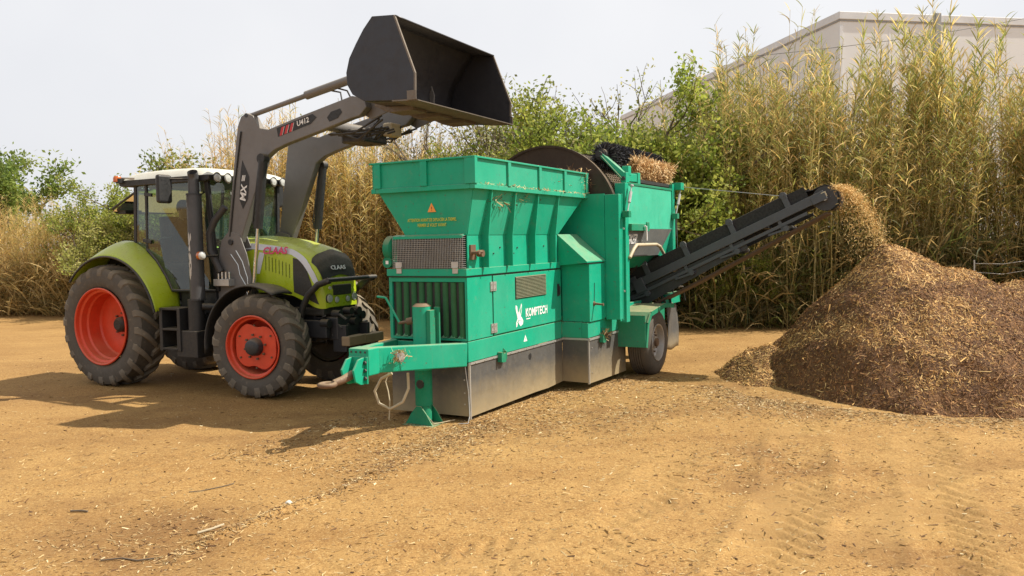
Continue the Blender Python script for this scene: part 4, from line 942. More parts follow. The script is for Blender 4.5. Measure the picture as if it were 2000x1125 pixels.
def tractor():
    K = empty('tractor', (KO[0], KO[1], 0), KA)
    tag(K, 'lime green farm tractor with red wheels and raised grey front loader bucket', 'tractor')
    rear_wheel(K, -.80, -1); rear_wheel(K, .80, 1)
    front_wheel(K, 2.92, -.765, -1, R(7)); front_wheel(K, 2.92, .765, 1, R(7))
    # driveline
    B().box(-.35, 1.9, -.30, .30, .62, 1.15).build('transmission', BLACK_S, K, bevel=.03)
    B().box(1.9, 3.45, -.26, .26, .70, 1.35).build('engine_block', BLACK_S, K, bevel=.03)
    B().cyl((0, -.62, .90), (0, .62, .90), .15, 20).build('rear_axle', BLACK_S, K, smooth=40)
    B().tube([(2.92, -.60, .69), (2.92, -.3, .66), (2.92, .3, .66), (2.92, .60, .69)], [.12, .10, .10, .12], 14).build('front_axle', BLACK_S, K, smooth=40)
    for s_ in (-1, 1): B().box(1.0, 3.75, s_ * .36 - .04, s_ * .36 + .04, .78, 1.02).build('loader_subframe', BLACK_S, K, bevel=.01)
    # bonnet
    ns = 25
    hood = B().grid(lambda u, v: hood_pt(2.02 + (3.705 - 2.02) * (u ** .8), v), 34, 41).build('bonnet', TGREEN, K, smooth=40, recalc=False)
    nf = B(); sec = [hood_pt(3.705, k / 24) for k in range(25)]
    nf.add(sec + [(3.72, y, z) for x, y, z in [(3.715, p[1] * .9, 1.32 + (p[2] - 1.32) * .9) for p in sec]], [(k, k + 1, 26 + k, 25 + k) for k in range(24)] + [tuple(range(25, 50))])
    nf.build('bonnet_nose', TGREEN, hood, smooth=40)
    B().box(3.1, 3.68, -.36, .36, 1.08, 1.19).build('nose_skirt', GRILLE, hood, bevel=.02)
    B().box(2.0, 2.03, -.41, .41, 1.42, 2.15).build('bonnet_rear_panel', BLACK, hood)
    # side grille, silver stripe, louvre field, nose grille
    for fl in (0, 1):
        m_ = (lambda s: s) if not fl else (lambda s: 1 - s)
        hood_patch(lambda u, v: (3.235 + u * (.16 + .235 * (1 - v) ** .7), m_(.03 + v * .225)), 8, 10, 'side_grille', GRILLE, hood, .008)
        hood_patch(lambda u, v: (2.05 + u * 1.12, m_(.262 + .012 * u + v * (.062 - .0 * u))), 22, 4, 'silver_stripe', SILVER, hood, .007)
        hood_patch(lambda u, v: (3.17 + .46 * u ** .85 - .05 * (1 - v) * u, m_(.274 - .115 * u ** 1.6 + v * (.062 - .012 * u))), 16, 5, 'silver_stripe', SILVER, hood, .0085)
        for k in range(8):
            x = 2.72 + k * .062
            hood_patch(lambda u, v: (x + u * .012, m_(.145 - .004 * k + .09 * v)), 2, 5, 'vent_rib', TGREEN, hood, .010)
            hood_patch(lambda u, v: (x + .012 + u * .006, m_(.145 - .004 * k + .09 * v)), 2, 5, 'vent_slot', GRILLE, hood, .006)
        hood_patch(lambda u, v: (2.52 + .10 * v + u * .10, m_(.12 + .13 * v)), 3, 5, 'white_flash', SILVER, hood, .007)
    hood_patch(lambda u, v: (3.535 + u * .153, .285 + .03 * u + v * (.43 - .06 * u)), 14, 22, 'nose_grille', GRILLE, hood, .010)
    B().box(3.700, 3.728, -.20, .20, 1.35, 1.50).build('nose_mesh', GRILLE, hood, bevel=.03)
    for y in (-.27, -.12, .12, .27):
        B().lathe([(.0, .022), (.038 if abs(y) < .2 else .05, .018), (.045 if abs(y) < .2 else .058, .0)], (3.712, y, 1.315 if abs(y) > .2 else 1.29), 'x', 20).build('headlight', LENS, hood, smooth=40)
        B().lathe([(.052 if abs(y) < .2 else .066, .012), (.06 if abs(y) < .2 else .078, .0)], (3.712, y, 1.315 if abs(y) > .2 else 1.29), 'x', 20).build('headlight_ring', GRILLE, hood, smooth=40)
    B().cyl((3.70, -.25, 1.46), (3.722, -.25, 1.46), .022, 12).build('headlight', LENS, hood)
    text('CLAAS', .135, PINKDEC, hood, (2.92, -.452, 1.985), (R(84), 0, R(.5)), shear=.18, offset=.004, ext=.001, sx=1.1)
    nl = text('CLAAS', .085, WHITE, hood, (3.688, -.03, 1.735), (R(72), 0, R(90)), offset=.001, ext=.004, sx=1.25)
    # front guard
    for s_ in (-1, 1): B().tube([(3.40, s_ * .52, 1.02), (3.45, s_ * .52, 1.20), (3.55, s_ * .51, 1.38), (3.72, s_ * .50, 1.52), (3.90, s_ * .48, 1.575)], .045, 12).build('guard_arm', BLACK, K, smooth=50)
    B().tube([(3.90, -.53, 1.58), (3.91, .53, 1.58)], .03, 12).build('guard_bar', BLACK_S, K, smooth=50)
    B().prism([(3.68, 1.50), (3.9, 1.585), (3.9, 1.54), (3.72, 1.40)], 'y', .40, .46).build('guard_gusset', BLACK, K, bevel=.004)
    # front hitch clutter under the nose
    fh = B().box(3.45, 3.85, -.28, .28, .74, 1.06).build('front_hitch', BLACK_S, K, bevel=.02)
    for (x, y, z, r_) in ((3.78, -.22, 1.10, .055), (3.84, -.05, 1.13, .05), (3.84, .12, 1.12, .06), (3.80, .26, 1.05, .06), (3.86, .02, .98, .05), (3.70, -.36, .98, .06)):
        B().cyl((x - .05, y, z), (x + .08, y, z), r_, 14).build('coupling', BLACK, fh, smooth=40)
    for s_ in (-1, 1): B().box(3.75, 3.98, s_ * .24 - .03, s_ * .24 + .03, .58, .95).build('hitch_arm', BLACK_S, fh, bevel=.01)
    B().box(3.92, 4.06, -.30, .08, .67, .80).box(3.93, 4.05, .085, .50, .665, .79).build('ballast_beam', DUSTY, fh, bevel=.012)
    b = B(); r = random.Random(4)
    for k in range(40):
        x, y, z = r.uniform(3.6, 3.9), r.uniform(-.34, .34), r.uniform(.72, 1.12)
        b.bar((x, y, z), (x + r.uniform(-.05, .1), y + r.uniform(-.1, .1), z + r.uniform(-.08, .08)), r.uniform(.015, .05), r.uniform(.015, .04))
    b.build('hitch_fittings', BLACK_S, fh)['kind'] = 'stuff'
    # rear fenders
    def fender(sgn):
        cx, cz = .16, .80
        def outer(t):
            a = R(136) - t * R(118); rr = 1.10 + .05 * math.sin(t * pi); return cx + rr * math.cos(a), cz + rr * math.sin(a)
        inner = [(-.52, 1.66), (-.30, 1.94), (-.05, 2.10), (.12, 2.17), (.34, 2.15), (.60, 2.02), (.86, 1.85), (1.07, 1.60), (1.16, 1.36), (1.18, 1.14)]
        def inn(t):
            k = t * (len(inner) - 1); i = min(int(k), len(inner) - 2); f = k - i
            return inner[i][0] * (1 - f) + inner[i + 1][0] * f, inner[i][1] * (1 - f) + inner[i + 1][1] * f
        def pt(u, v):
            xo, zo = outer(u); xi, zi = inn(u)
            y = -(.60 + .48 * v); k = v ** 1.6
            dz = .05 * math.sin(v * pi)
            return (xi + (xo - xi) * k, sgn * -y if sgn > 0 else y, zi + (zo - zi) * k + dz * .6)
        f = B().grid(pt, 36, 12).build('rear_fender', TGREEN, K, smooth=60, solid=.02, recalc=False)
        lip = B().tube([pt(i / 35, 1.0) for i in range(36)], .017, 6).build('fender_lip', BLACK, f, smooth=50)
        w_ = B().grid(lambda u, v: (inn(u)[0], (1 if sgn > 0 else -1) * .60, inn(u)[1] * (1 - v) + v * min(1.3, inn(u)[1] - .02)), 20, 3).build('fender_inner_wall', BLACK, f, recalc=False, solid=.01)
        return f
    fender(-1); fender(1)
    # front fenders
    for sgn in (-1, 1):
        def ff(u, v):
            a = R(188) - u * R(128); rr = .86 - .05 * u
            return (2.94 + rr * math.cos(a), sgn * (.60 + .39 * v), .70 + rr * math.sin(a) + .02 * math.sin(pi * v))
        B().grid(ff, 26, 8).build('front_fender', BLACK, K, smooth=60, solid=.022, recalc=False)
        B().tube([(2.75, sgn * .45, 1.0), (2.8, sgn * .6, 1.3), (2.82, sgn * .8, 1.52)], .025, 8).build('fender_stay', BLACK_S, K)
    # cab
    cb = empty('cab', (0, 0, 0), 0, K)
    B().box(.32, 1.95, -.60, .60, 1.15, 1.24).build('floor', BLACK, cb, bevel=.01)
    def post(p, q, name='pillar', w_=.06): B().bar(p, q, w_, w_ * .8, (0, 1, 0)).build(name, BLACK, cb, bevel=.008)
    for s_ in (-1, 1):
        post((.36, s_ * .66, 2.10), (.46, s_ * .70, 3.04)); post((.66, s_ * .70, 2.02), (.73, s_ * .74, 3.04), 'door_pillar', .045)
        post((1.97, s_ * .60, 1.42), (1.93, s_ * .70, 3.04), 'front_pillar', .07)
        B().tube([(.66, s_ * .71, 2.04), (.87, s_ * .72, 1.87), (1.08, s_ * .73, 1.62), (1.19, s_ * .73, 1.43), (1.97, s_ * .64, 1.43)], .022, 8).build('door_frame', BLACK, cb, smooth=50)
        B().bar((.46, s_ * .70, 3.02), (1.94, s_ * .70, 3.02), .06, .05).build('roof_rail', BLACK, cb, bevel=.006)
        gz = [(.70, s_ * .722, 2.03), (.90, s_ * .728, 1.86), (1.09, s_ * .732, 1.62), (1.20, s_ * .732, 1.45), (1.95, s_ * .645, 1.45), (1.92, s_ * .71, 3.0), (.745, s_ * .735, 3.0)]
        B().add(gz, [tuple(range(7))]).build('door_glass', GLASS, cb, recalc=False)
        B().add([(.38, s_ * .675, 2.12), (.65, s_ * .705, 2.05), (.715, s_ * .735, 3.0), (.475, s_ * .71, 3.0)], [(0, 1, 2, 3)]).build('quarter_glass', GLASS, cb, recalc=False)
        B().bar((.62, s_ * .735, 2.18), (.80, s_ * .745, 2.15), .03, .05).bar((.70, s_ * .75, 2.86), (.86, s_ * .755, 2.84), .03, .05).build('door_hinge', BLACK, cb, bevel=.004)
        B().box(1.25, 1.95, s_ * .60 - .03, s_ * .60 + .03, 1.1, 1.42).build('sill_panel', BLACK, cb, bevel=.01)
    B().add([(1.985, -.58, 1.62), (1.985, .58, 1.62), (1.94, .67, 3.0), (1.94, -.67, 3.0)], [(0, 1, 2, 3)]).build('windscreen', GLASS, cb, recalc=False)
    B().bar((1.985, -.60, 1.60), (1.985, .60, 1.60), .05, .05).build('windscreen_sill', BLACK, cb)
    B().bar((.40, -.66, 2.10), (.40, .66, 2.10), .06, .06).build('rear_sill', BLACK, cb)
    rw = B().add([(.44, -.60, 2.96), (.44, .60, 2.96), (-.24, .58, 2.64), (-.24, -.58, 2.64)], [(0, 1, 2, 3)]).build('rear_window', GLASS, cb, recalc=False)
    b = B().tube([(.44, -.61, 2.965), (-.22, -.60, 2.68), (-.26, -.52, 2.635), (-.26, .52, 2.635), (-.22, .60, 2.68), (.44, .61, 2.965)], .018, 8); b.build('window_frame', BLACK, rw, smooth=50)
    B().box(-.24, -.06, -.5, -.2, 2.60, 2.66).build('number_plate_holder', BLACK, rw, bevel=.006)
    # roof
    def roof_pt(u, v):
        x = .22 + u * 1.84; y = -.80 + v * 1.60
        e = (1 - abs(2 * u - 1) ** 5) ; g = (1 - abs(2 * v - 1) ** 6)
        return (x, y, 3.075 + .115 * min(e, 1) ** .5 * g ** .5 + .035 * math.sin(u * pi * .85 + .3) * g ** .5)
    rf = B().grid(roof_pt, 30, 30).build('roof', TWHITE, cb, smooth=60, recalc=False)
    B().prism([(.20, 3.00), (.26, 2.985), (1.98, 2.99), (2.06, 3.0), (2.085, 3.075), (1.9, 3.082), (.3, 3.082), (.20, 3.075)], 'y', -.795, .795).build('roof_band', BLACK, rf, bevel=.012)
    for y in (-.66, -.46, .46, .66):
        B().lathe([(.0, .03), (.05, .022), (.062, .0)], (2.083, y, 3.037), 'x', 22).build('work_light', LENS, rf, smooth=40)
        B().lathe([(.062, -.02), (.078, .012), (.07, .016), (.06, .0)], (2.083, y, 3.037), 'x', 22).build('light_ring', BLACK, rf, smooth=40)
    B().tube([(.25, -.80, 3.04), (.25, -.80, 3.11)], .07, 18).build('lamp_base', BLACK, rf, smooth=40)
    B().lathe([(.0, .09), (.045, .085), (.06, .06), (.062, .0)], (.22, -.83, 3.06), 'z', 18).build('marker_lamp', AMBER, rf, smooth=50)
    B().tube([(.25, -.80, 3.12), (.55, -.79, 3.10)], .012, 8).build('lamp_tube', GALV, rf)
    B().tube([(1.5, .3, 3.2), (1.5, .3, 3.75), (1.47, .3, 3.95)], .004, 5).build('aerial', BLACK, rf)
    # inside
    st = B().box(.45, .92, -.25, .25, 1.70, 1.82).build('seat', SEATM, cb, bevel=.05)
    B().prism([(.40, 1.80), (.52, 1.80), (.44, 2.55), (.34, 2.55)], 'y', -.24, .24).build('seat_back', SEATM, st, bevel=.04)
    B().box(.55, .85, -.2, .2, 1.24, 1.70).build('seat_base', BLACK, st, bevel=.02)
    B().tube([(.45, -.33, 2.02), (.48, -.33, 2.18), (.55, -.33, 2.21), (.75, -.33, 2.21)], .02, 8).build('armrest_hoop', BLACK, st, smooth=50)
    B().bar((1.62, 0, 1.3), (1.42, 0, 2.02), .10, .12).build('steering_column', BLACK, cb, bevel=.01)
    sw = Matrix.Rotation(R(-28), 3, 'Y')
    B().tube([Vector((1.38, 0, 2.10)) + sw @ Vector((.19 * math.cos(a), .19 * math.sin(a), 0)) for a in np.linspace(0, 2 * pi, 25)], .017, 8, cap=False).bar((1.38, -.18, 2.10), (1.38, .18, 2.10), .03, .015).build('steering_wheel', BLACK, cb, smooth=50)
    B().box(1.70, 1.95, -.55, .55, 1.24, 2.02).build('dashboard', BLACK, cb, bevel=.03)
    B().bar((1.95, -.25, 2.88), (1.92, -.20, 2.75), .02, .10, (0, 1, 0)).build('wiper', GALV, cb)
    # exhaust stack with heat shield
    ex = empty('exhaust', (0, 0, 0), 0, K)
    B().tube([(1.83, -.85, 1.32), (1.83, -.85, 2.80)], .102, 28).build('heat_shield', PIPEGREY, ex, smooth=40)
    B().tube([(1.83, -.85, 2.78), (1.83, -.85, 3.0), (1.835, -.855, 3.07), (1.85, -.88, 3.115)], [.076, .074, .074, .07], 22, cap=False).build('tail_pipe', PIPEGREY, ex, smooth=50)
    B().tube([(1.83, -.85, 2.79), (1.83, -.85, 2.815)], .108, 28).tube([(1.83, -.85, 1.31), (1.83, -.85, 1.335)], .108, 28).build('shield_band', BLACK_S, ex, smooth=40)
    B().tube([(1.79, -.85, .86), (1.79, -.85, 1.32)], .112, 24).tube([(1.9, -.84, 1.22), (2.05, -.7, 1.2), (2.2, -.4, 1.25)], .05, 12).build('lower_pipe', BLACK, ex, smooth=40)
    # scraped bare patch on the shield
    r = np.random.default_rng(2)
    b = B()
    for k in range(26):
        zc = r.uniform(1.65, 2.22); a0 = R(-98) + r.normal(0, .12); n_ = 7; hh = r.uniform(.02, .10); ww = r.uniform(.04, .16)
        b.add([(1.83 + .1035 * math.cos(a0 + ww * math.cos(t)), -.85 + .1035 * math.sin(a0 + ww * math.cos(t)), zc + hh * math.sin(t) * (.6 + .4 * r.random())) for t in np.linspace(0, 2 * pi, n_, endpoint=False)], [tuple(range(n_))])
    b.build('scraped_paint', GALV, ex, recalc=False)['kind'] = 'stuff'
    B().box(1.52, 1.93, -.98, -.70, .50, .88).build('tool_box', BLACK, K, bevel=.012)
    stp = B().box(1.20, 1.26, -1.0, -.70, .58, 1.20).box(1.56, 1.62, -1.0, -.70, .58, 1.20).build('step_frame', BLACK, K, bevel=.008)
    for z in (.60, .88, 1.17): B().box(1.26, 1.56, -1.0, -.72, z, z + .03).build('step_tread', BLACK, stp, bevel=.004)
    B().box(.95, 1.75, -.66, .66, .80, 1.14).build('fuel_tank', BLACK, K, bevel=.05)
    # mirror, indicator
    for s_ in (-1, 1):
        mr = B().grid(lambda u, v: (1.46 + .07 * math.sin(u * 2 * pi), s_ * (1.10 + .11 * math.cos(u * 2 * pi)), 2.67 + .40 * v), 18, 3)
        mr.add([], [])
        mo = B().box(1.50, 1.59, s_ * 1.22 - .13 if s_ > 0 else -1.23, s_ * 1.22 + .02 if s_ > 0 else -1.00, 2.68, 3.08).build('mirror', BLACK, K, bevel=.035)
        B().tube([(1.90, s_ * .72, 3.0), (1.75, s_ * .90, 3.02), (1.58, s_ * 1.04, 3.02)], .014, 8).tube([(1.58, s_ * 1.02, 3.04), (1.58, s_ * 1.02, 2.86)], .014, 8).build('mirror_arm', BLACK, mo, smooth=50)
        ind = B().tube([(2.02, s_ * .64, 1.93), (2.03, s_ * .93, 1.93)], .016, 8).build('indicator_arm', BLACK, K)
        B().lathe([(.0, -.055), (.04, -.05), (.058, -.03), (.06, .02), (.0, .03)], (2.04, s_ * .96, 1.94), 'x', 18).build('rear_lens', AMBER, ind, smooth=50)
        B().lathe([(.06, .018), (.055, .045), (.03, .06), (.0, .062)], (2.04, s_ * .96, 1.94), 'x', 18).build('front_lens', LENS, ind, smooth=50)
    # ---------------- front loader
    fl = empty('front_loader', (0, 0, 0), 0, K)
    ARM = [(2.13, 2.02), (2.30, 1.98), (2.40, 2.12), (2.70, 2.78), (2.93, 3.27), (3.08, 3.36), (3.31, 3.43), (3.95, 3.57), (4.42, 3.68), (4.55, 3.70), (4.66, 3.80), (4.62, 3.92), (4.43, 3.965), (3.6, 3.79), (2.99, 3.65), (2.84, 3.68), (2.72, 3.86), (2.60, 3.91), (2.50, 3.87), (2.43, 3.74), (2.40, 3.60), (2.28, 2.9)]
    for s_ in (-1, 1):
        B().prism(ARM, 'y', s_ * .52 - .055, s_ * .52 + .055).build('loader_arm', LOADER, fl, bevel=.012)
        B().tube([(2.50, s_ * .585, 3.66), (2.36, s_ * .585, 3.0), (2.22, s_ * .585, 2.2)], .012, 6).build('arm_pipe', BLACK, fl)
        # bracket plates
        B().prism([(1.95, 1.30), (2.58, 1.30), (2.60, 1.62), (2.52, 1.95), (2.40, 2.22), (2.20, 2.28), (2.05, 2.15), (1.97, 1.85)], 'y', s_ * .50 - .085, s_ * .50 - .068).build('tower_plate', LOADER, fl, bevel=.005)
        B().prism([(1.95, 1.0), (2.55, 1.0), (2.58, 1.62), (2.50, 1.95), (2.38, 2.20), (2.22, 2.26), (2.05, 2.13), (1.97, 1.85)], 'y', s_ * .50 + .075, s_ * .50 + .09).build('tower_plate', LOADER, fl, bevel=.005)
        B().cyl((2.24, s_ * .50 - .11, 2.12), (2.24, s_ * .50 + .11, 2.12), .04, 14).cyl((2.68, s_ * .60 - .07, 1.52), (2.68, s_ * .60 + .07, 1.52), .03, 12).build('pivot_pin', BLACK_S, fl)
        y = s_ * .62
        lc = B().tube([(2.925, y, 3.22), (2.79, y, 2.30)], .062, 18).cyl((2.925, y - .05, 3.25), (2.925, y + .05, 3.25), .07, 14).build('lift_cylinder', BLACK, fl, smooth=40)
        B().tube([(2.79, y, 2.32), (2.68, y, 1.52)], .026, 12).build('piston_rod', CHROME, lc, smooth=40)
        B().tube([(2.86, y - .03, 3.1), (2.73, y - .035, 2.4), (2.75, y - .02, 2.32)], .010, 6).build('cylinder_pipe', BLACK_S, lc)
        B().tube([(3.62, s_ * .50, 4.06), (4.78, s_ * .50, 4.265)], .058, 16).build('tilt_cylinder', LOADER, fl, smooth=40)
        B().tube([(2.60, s_ * .50, 3.875), (3.66, s_ * .50, 4.067)], .034, 12).build('tilt_link', LOADER, fl, smooth=40)
        B().cyl((2.60, s_ * .5 - .08, 3.875), (2.60, s_ * .5 + .08, 3.875), .03, 12).build('pivot_pin', BLACK_S, fl)
        B().tube([(4.35, s_ * .48, 3.95), (4.28, s_ * .47, 4.06), (4.15, s_ * .48, 4.10), (4.05, s_ * .49, 4.13)], .012, 6).tube([(4.20, s_ * .48, 3.93), (4.17, s_ * .47, 4.05), (4.05, s_ * .48, 4.08), (3.95, s_ * .49, 4.11)], .012, 6).build('hose', CABLE, fl, smooth=50)
        B().prism([(4.50, 3.74), (4.64, 3.66), (4.92, 3.74), (4.95, 4.10), (4.86, 4.36), (4.74, 4.32), (4.72, 4.05)], 'y', s_ * .52 + .07, s_ * .52 + .09).build('quick_hitch_plate', LOADER, fl, bevel=.005)
    B().tube([(3.95, -.52, 3.64), (3.95, .52, 3.64)], .075, 16).build('cross_tube', LOADER, fl, smooth=40)
    B().bar((4.86, -.60, 3.86), (4.86, .60, 3.86), .10, .14).build('quick_hitch_bar', LOADER, fl, bevel=.01)
    # hydraulic clutter below the hitch
    hb = B(); rr_ = random.Random(8)
    for k in range(16):
        y0 = rr_.uniform(-.46, .4); p = [(rr_.uniform(3.9, 4.05), y0, rr_.uniform(3.5, 3.7)), (rr_.uniform(4.2, 4.4), y0 + rr_.uniform(-.1, .2), rr_.uniform(3.4, 3.56)), (rr_.uniform(4.55, 4.7), y0 + rr_.uniform(-.1, .3), rr_.uniform(3.55, 3.75))]
        hb.tube(p, .014, 6)
    hb.build('hydraulic_hoses', CABLE, fl, smooth=50)['kind'] = 'stuff'
    B().box(3.95, 4.35, -.22, .30, 3.42, 3.60).build('valve_block', BLACK_S, fl, bevel=.03)
    B().box(4.40, 4.55, .12, .36, 3.52, 3.70).build('coupler', CREAM, fl, bevel=.02)
    # decals on the near arm
    ya = -.578
    def dec(poly, mat, name, dy=0): return B().prism(poly, 'y', ya - dy - .0012, ya - dy).build(name, mat, fl)
    dec([(3.15, 3.655), (3.78, 3.79), (3.85, 3.74), (3.74, 3.66), (3.17, 3.535)], BLACK, 'decal_field')
    for k in range(3):
        x = 3.20 + k * .085; dec([(x, 3.545 + k * .018), (x + .045, 3.553 + k * .018), (x + .085, 3.668 + k * .018), (x + .04, 3.660 + k * .018)], REDDEC, 'red_bar', .002)
        dec([(x + .047, 3.553 + k * .018), (x + .053, 3.554 + k * .018), (x + .093, 3.668 + k * .018), (x + .087, 3.667 + k * .018)], WHITE, 'white_line', .002)
    text('U412', .098, WHITE, fl, (3.61, ya - .003, 3.698), (R(90), R(-12), 0), shear=.15, offset=.002, ext=.0006)
    dec([(2.46, 3.10), (2.50, 3.26), (2.62, 3.02), (2.58, 2.72), (2.48, 2.58), (2.42, 2.72)], BLACK, 'decal_field')
    text('MX', .15, WHITE, fl, (2.505, ya - .003, 2.80), (R(90), R(-80), 0), shear=.1, offset=.004, ext=.0006)
    for k in range(3): dec([(2.475 + k * .022, 2.97), (2.487 + k * .022, 2.97), (2.507 + k * .022, 3.05), (2.495 + k * .022, 3.05)], WHITE, 'white_line', .002)
    dec([(4.02, 3.72), (4.09, 3.79), (4.24, 3.82), (4.27, 3.77), (4.20, 3.70), (4.06, 3.665)], BLACK, 'arm_cutout')
    # control valve with hoses next to the tower
    vb = B().box(1.98, 2.28, -.70, -.58, 1.50, 1.60).build('control_valve', GALV, fl, bevel=.008)
    for k in range(4): B().cyl((2.03 + k * .07, -.64, 1.60), (2.03 + k * .07, -.64, 1.70), .014, 8).build('valve_stem', CHROME, vb)
    B().tube([(2.18, -.62, 2.62), (2.02, -.66, 2.44), (1.92, -.68, 2.25), (1.93, -.68, 2.0), (2.0, -.66, 1.85), (2.08, -.64, 1.70)], .05, 12).build('hose_bundle', CABLE, fl, smooth=50)
    B().tube([(2.38, -.64, 2.0), (2.48, -.63, 1.85), (2.56, -.62, 1.62), (2.56, -.61, 1.4)], .008, 6).tube([(2.28, -.64, 1.95), (2.40, -.63, 1.80), (2.42, -.62, 1.66), (2.52, -.62, 1.52), (2.54, -.61, 1.38)], .008, 6).build('pipe', CHROME, fl, smooth=50)
    # ---------------- bucket
    bk = empty('bucket', (0, 0, 0), 0, fl)
    SHELL = [(5.58, 4.675), (5.25, 4.705), (5.13, 4.57), (5.01, 4.41), (4.91, 4.26), (4.86, 4.10), (4.87, 3.96), (4.94, 3.84), (5.10, 3.75), (5.45, 3.72), (5.83, 3.69)]
    B().grid(lambda u, v: (lambda k: (SHELL[k][0], -1.2 + 2.4 * v, SHELL[k][1]))(int(round(u * (len(SHELL) - 1)))), len(SHELL), 14).build('bucket_shell', BUCKET, fl, solid=.016, smooth=25, recalc=False)
    SIDEP = [(5.25, 4.71), (5.555, 4.685), (5.82, 3.99), (5.815, 3.70), (5.45, 3.715), (5.10, 3.742), (4.935, 3.835), (4.862, 3.955), (4.852, 4.10), (4.902, 4.265), (5.0, 4.415), (5.12, 4.578)]
    for y in (-1.2, 1.2): B().prism(SIDEP, 'y', y - .011, y + .011).build('bucket_side', BUCKET, fl, bevel=.004)
    for y in (-1.2, 1.2): B().bar((5.56, y, 4.68), (5.825, y, 3.99), .026, .02).bar((5.825, y, 3.99), (5.82, y, 3.80), .026, .02).build('side_edge', BUCKET_W, fl)
    B().prism([(5.50, 3.700), (5.86, 3.680), (5.86, 3.690), (5.50, 3.735)], 'y', -1.21, 1.21).build('cutting_edge', BUCKET_W, fl)
    B().box(5.72, 5.845, -1.225, -1.2115, 3.69, 3.80).box(5.72, 5.845, 1.2115, 1.225, 3.69, 3.80).build('wear_plate', BUCKET_W, fl, bevel=.003)
    for y in (-.62, 0, .62): B().prism([(4.95, 3.83), (5.10, 3.742), (5.5, 3.712), (5.5, 3.66), (5.15, 3.66), (4.93, 3.76)], 'y', y - .15, y + .15).build('bottom_stiffener', BUCKET_W, fl, bevel=.006)
    bpy.data.objects.remove(bk)
    return K
trac = tractor()

# ------------------------------------------------------------------ driver
def driver():
    me = bpy.data.meshes.new('person'); V = []; Eg = []; Rd = []
    def add(p, r, parent=None):
        V.append(p); Rd.append(r)
        if parent is not None: Eg.append((parent, len(V) - 1))
        return len(V) - 1
    pel = add((.66, 0, 1.92), (.15, .17)); ab = add((.62, 0, 2.10), (.13, .16), pel); ch = add((.61, 0, 2.34), (.13, .18), ab)
    nk = add((.63, 0, 2.52), (.06, .06), ch); h0 = add((.66, 0, 2.60), (.085, .075), nk); h1 = add((.665, 0, 2.70), (.10, .085), h0); add((.65, 0, 2.78), (.075, .07), h1)
    add((.765, 0, 2.665), (.018, .018), h1)
    for s_ in (-1, 1):
        add((.66, s_ * .095, 2.68), (.02, .025), h1)
        sh = add((.62, s_ * .20, 2.40), (.07, .07), ch); el = add((.80, s_ * .30, 2.16), (.05, .05), sh); wr = add((1.14, s_ * .20, 2.14), (.034, .034), el); pm = add((1.21, s_ * .185, 2.145), (.04, .026), wr)
        for k, (dy, L) in enumerate(((-.03, .055), (-.01, .068), (.01, .064), (.03, .05))):
            a = add((1.25, s_ * (.185 + dy), 2.16), (.010, .010), pm); b = add((1.25 + L * .6, s_ * (.185 + dy), 2.15), (.009, .009), a); add((1.25 + L * .7, s_ * (.185 + dy), 2.12), (.008, .008), b)
        t = add((1.20, s_ * .145, 2.16), (.011, .011), pm); add((1.235, s_ * .13, 2.165), (.009, .009), t)
        hp = add((.72, s_ * .11, 1.90), (.11, .11), pel); kn = add((1.16, s_ * .15, 1.88), (.075, .075), hp); an = add((1.24, s_ * .15, 1.40), (.05, .05), kn); add((1.40, s_ * .15, 1.31), (.045, .04), an)
    me.from_pydata(V, Eg, []); o = bpy.data.objects.new('tmp', me); col.objects.link(o)
    sk = o.modifiers.new('skin', 'SKIN'); o.modifiers.new('sub', 'SUBSURF').levels = 2
    for i, r_ in enumerate(Rd): me.skin_vertices[0].data[i].radius = r_
    me.skin_vertices[0].data[0].use_root = True
    dg = bpy.context.evaluated_depsgraph_get(); m2 = bpy.data.meshes.new_from_object(o.evaluated_get(dg)); bpy.data.objects.remove(o)
    m2.materials.clear(); m2.materials.append(CLOTH); m2.materials.append(SKIN)
    for p in m2.polygons:
        c = p.center; p.material_index = 1 if (c.z > 2.50 or (c.x > 1.12 and 2.0 < c.z < 2.3)) else 0; p.use_smooth = True
    m2.name = 'person'
    P = bpy.data.objects.new('person', m2); col.objects.link(P); P.location = (KO[0], KO[1], 0); P.rotation_euler = (0, 0, KA)
    tag(P, 'person in dark clothes seated at the wheel inside the tractor cab', 'person')
    hr = B().lathe([(.0, .205), (.05, .197), (.085, .165), (.104, .11), (.108, .06), (.10, .03)], (.645, 0, 2.605), 'z', 20).build('hair', HAIRM, P, smooth=60)
    for s_ in (-1, 1): B().lathe([(.0, .012), (.012, .006), (.014, 0)], (.748, s_ * .034, 2.695), 'x', 8).build('eye', HAIRM, P)
    B().tube([(.748, -.025, 2.622), (.757, 0, 2.62), (.748, .025, 2.622)], .006, 6).build('mouth', REDDEC, P)
driver()

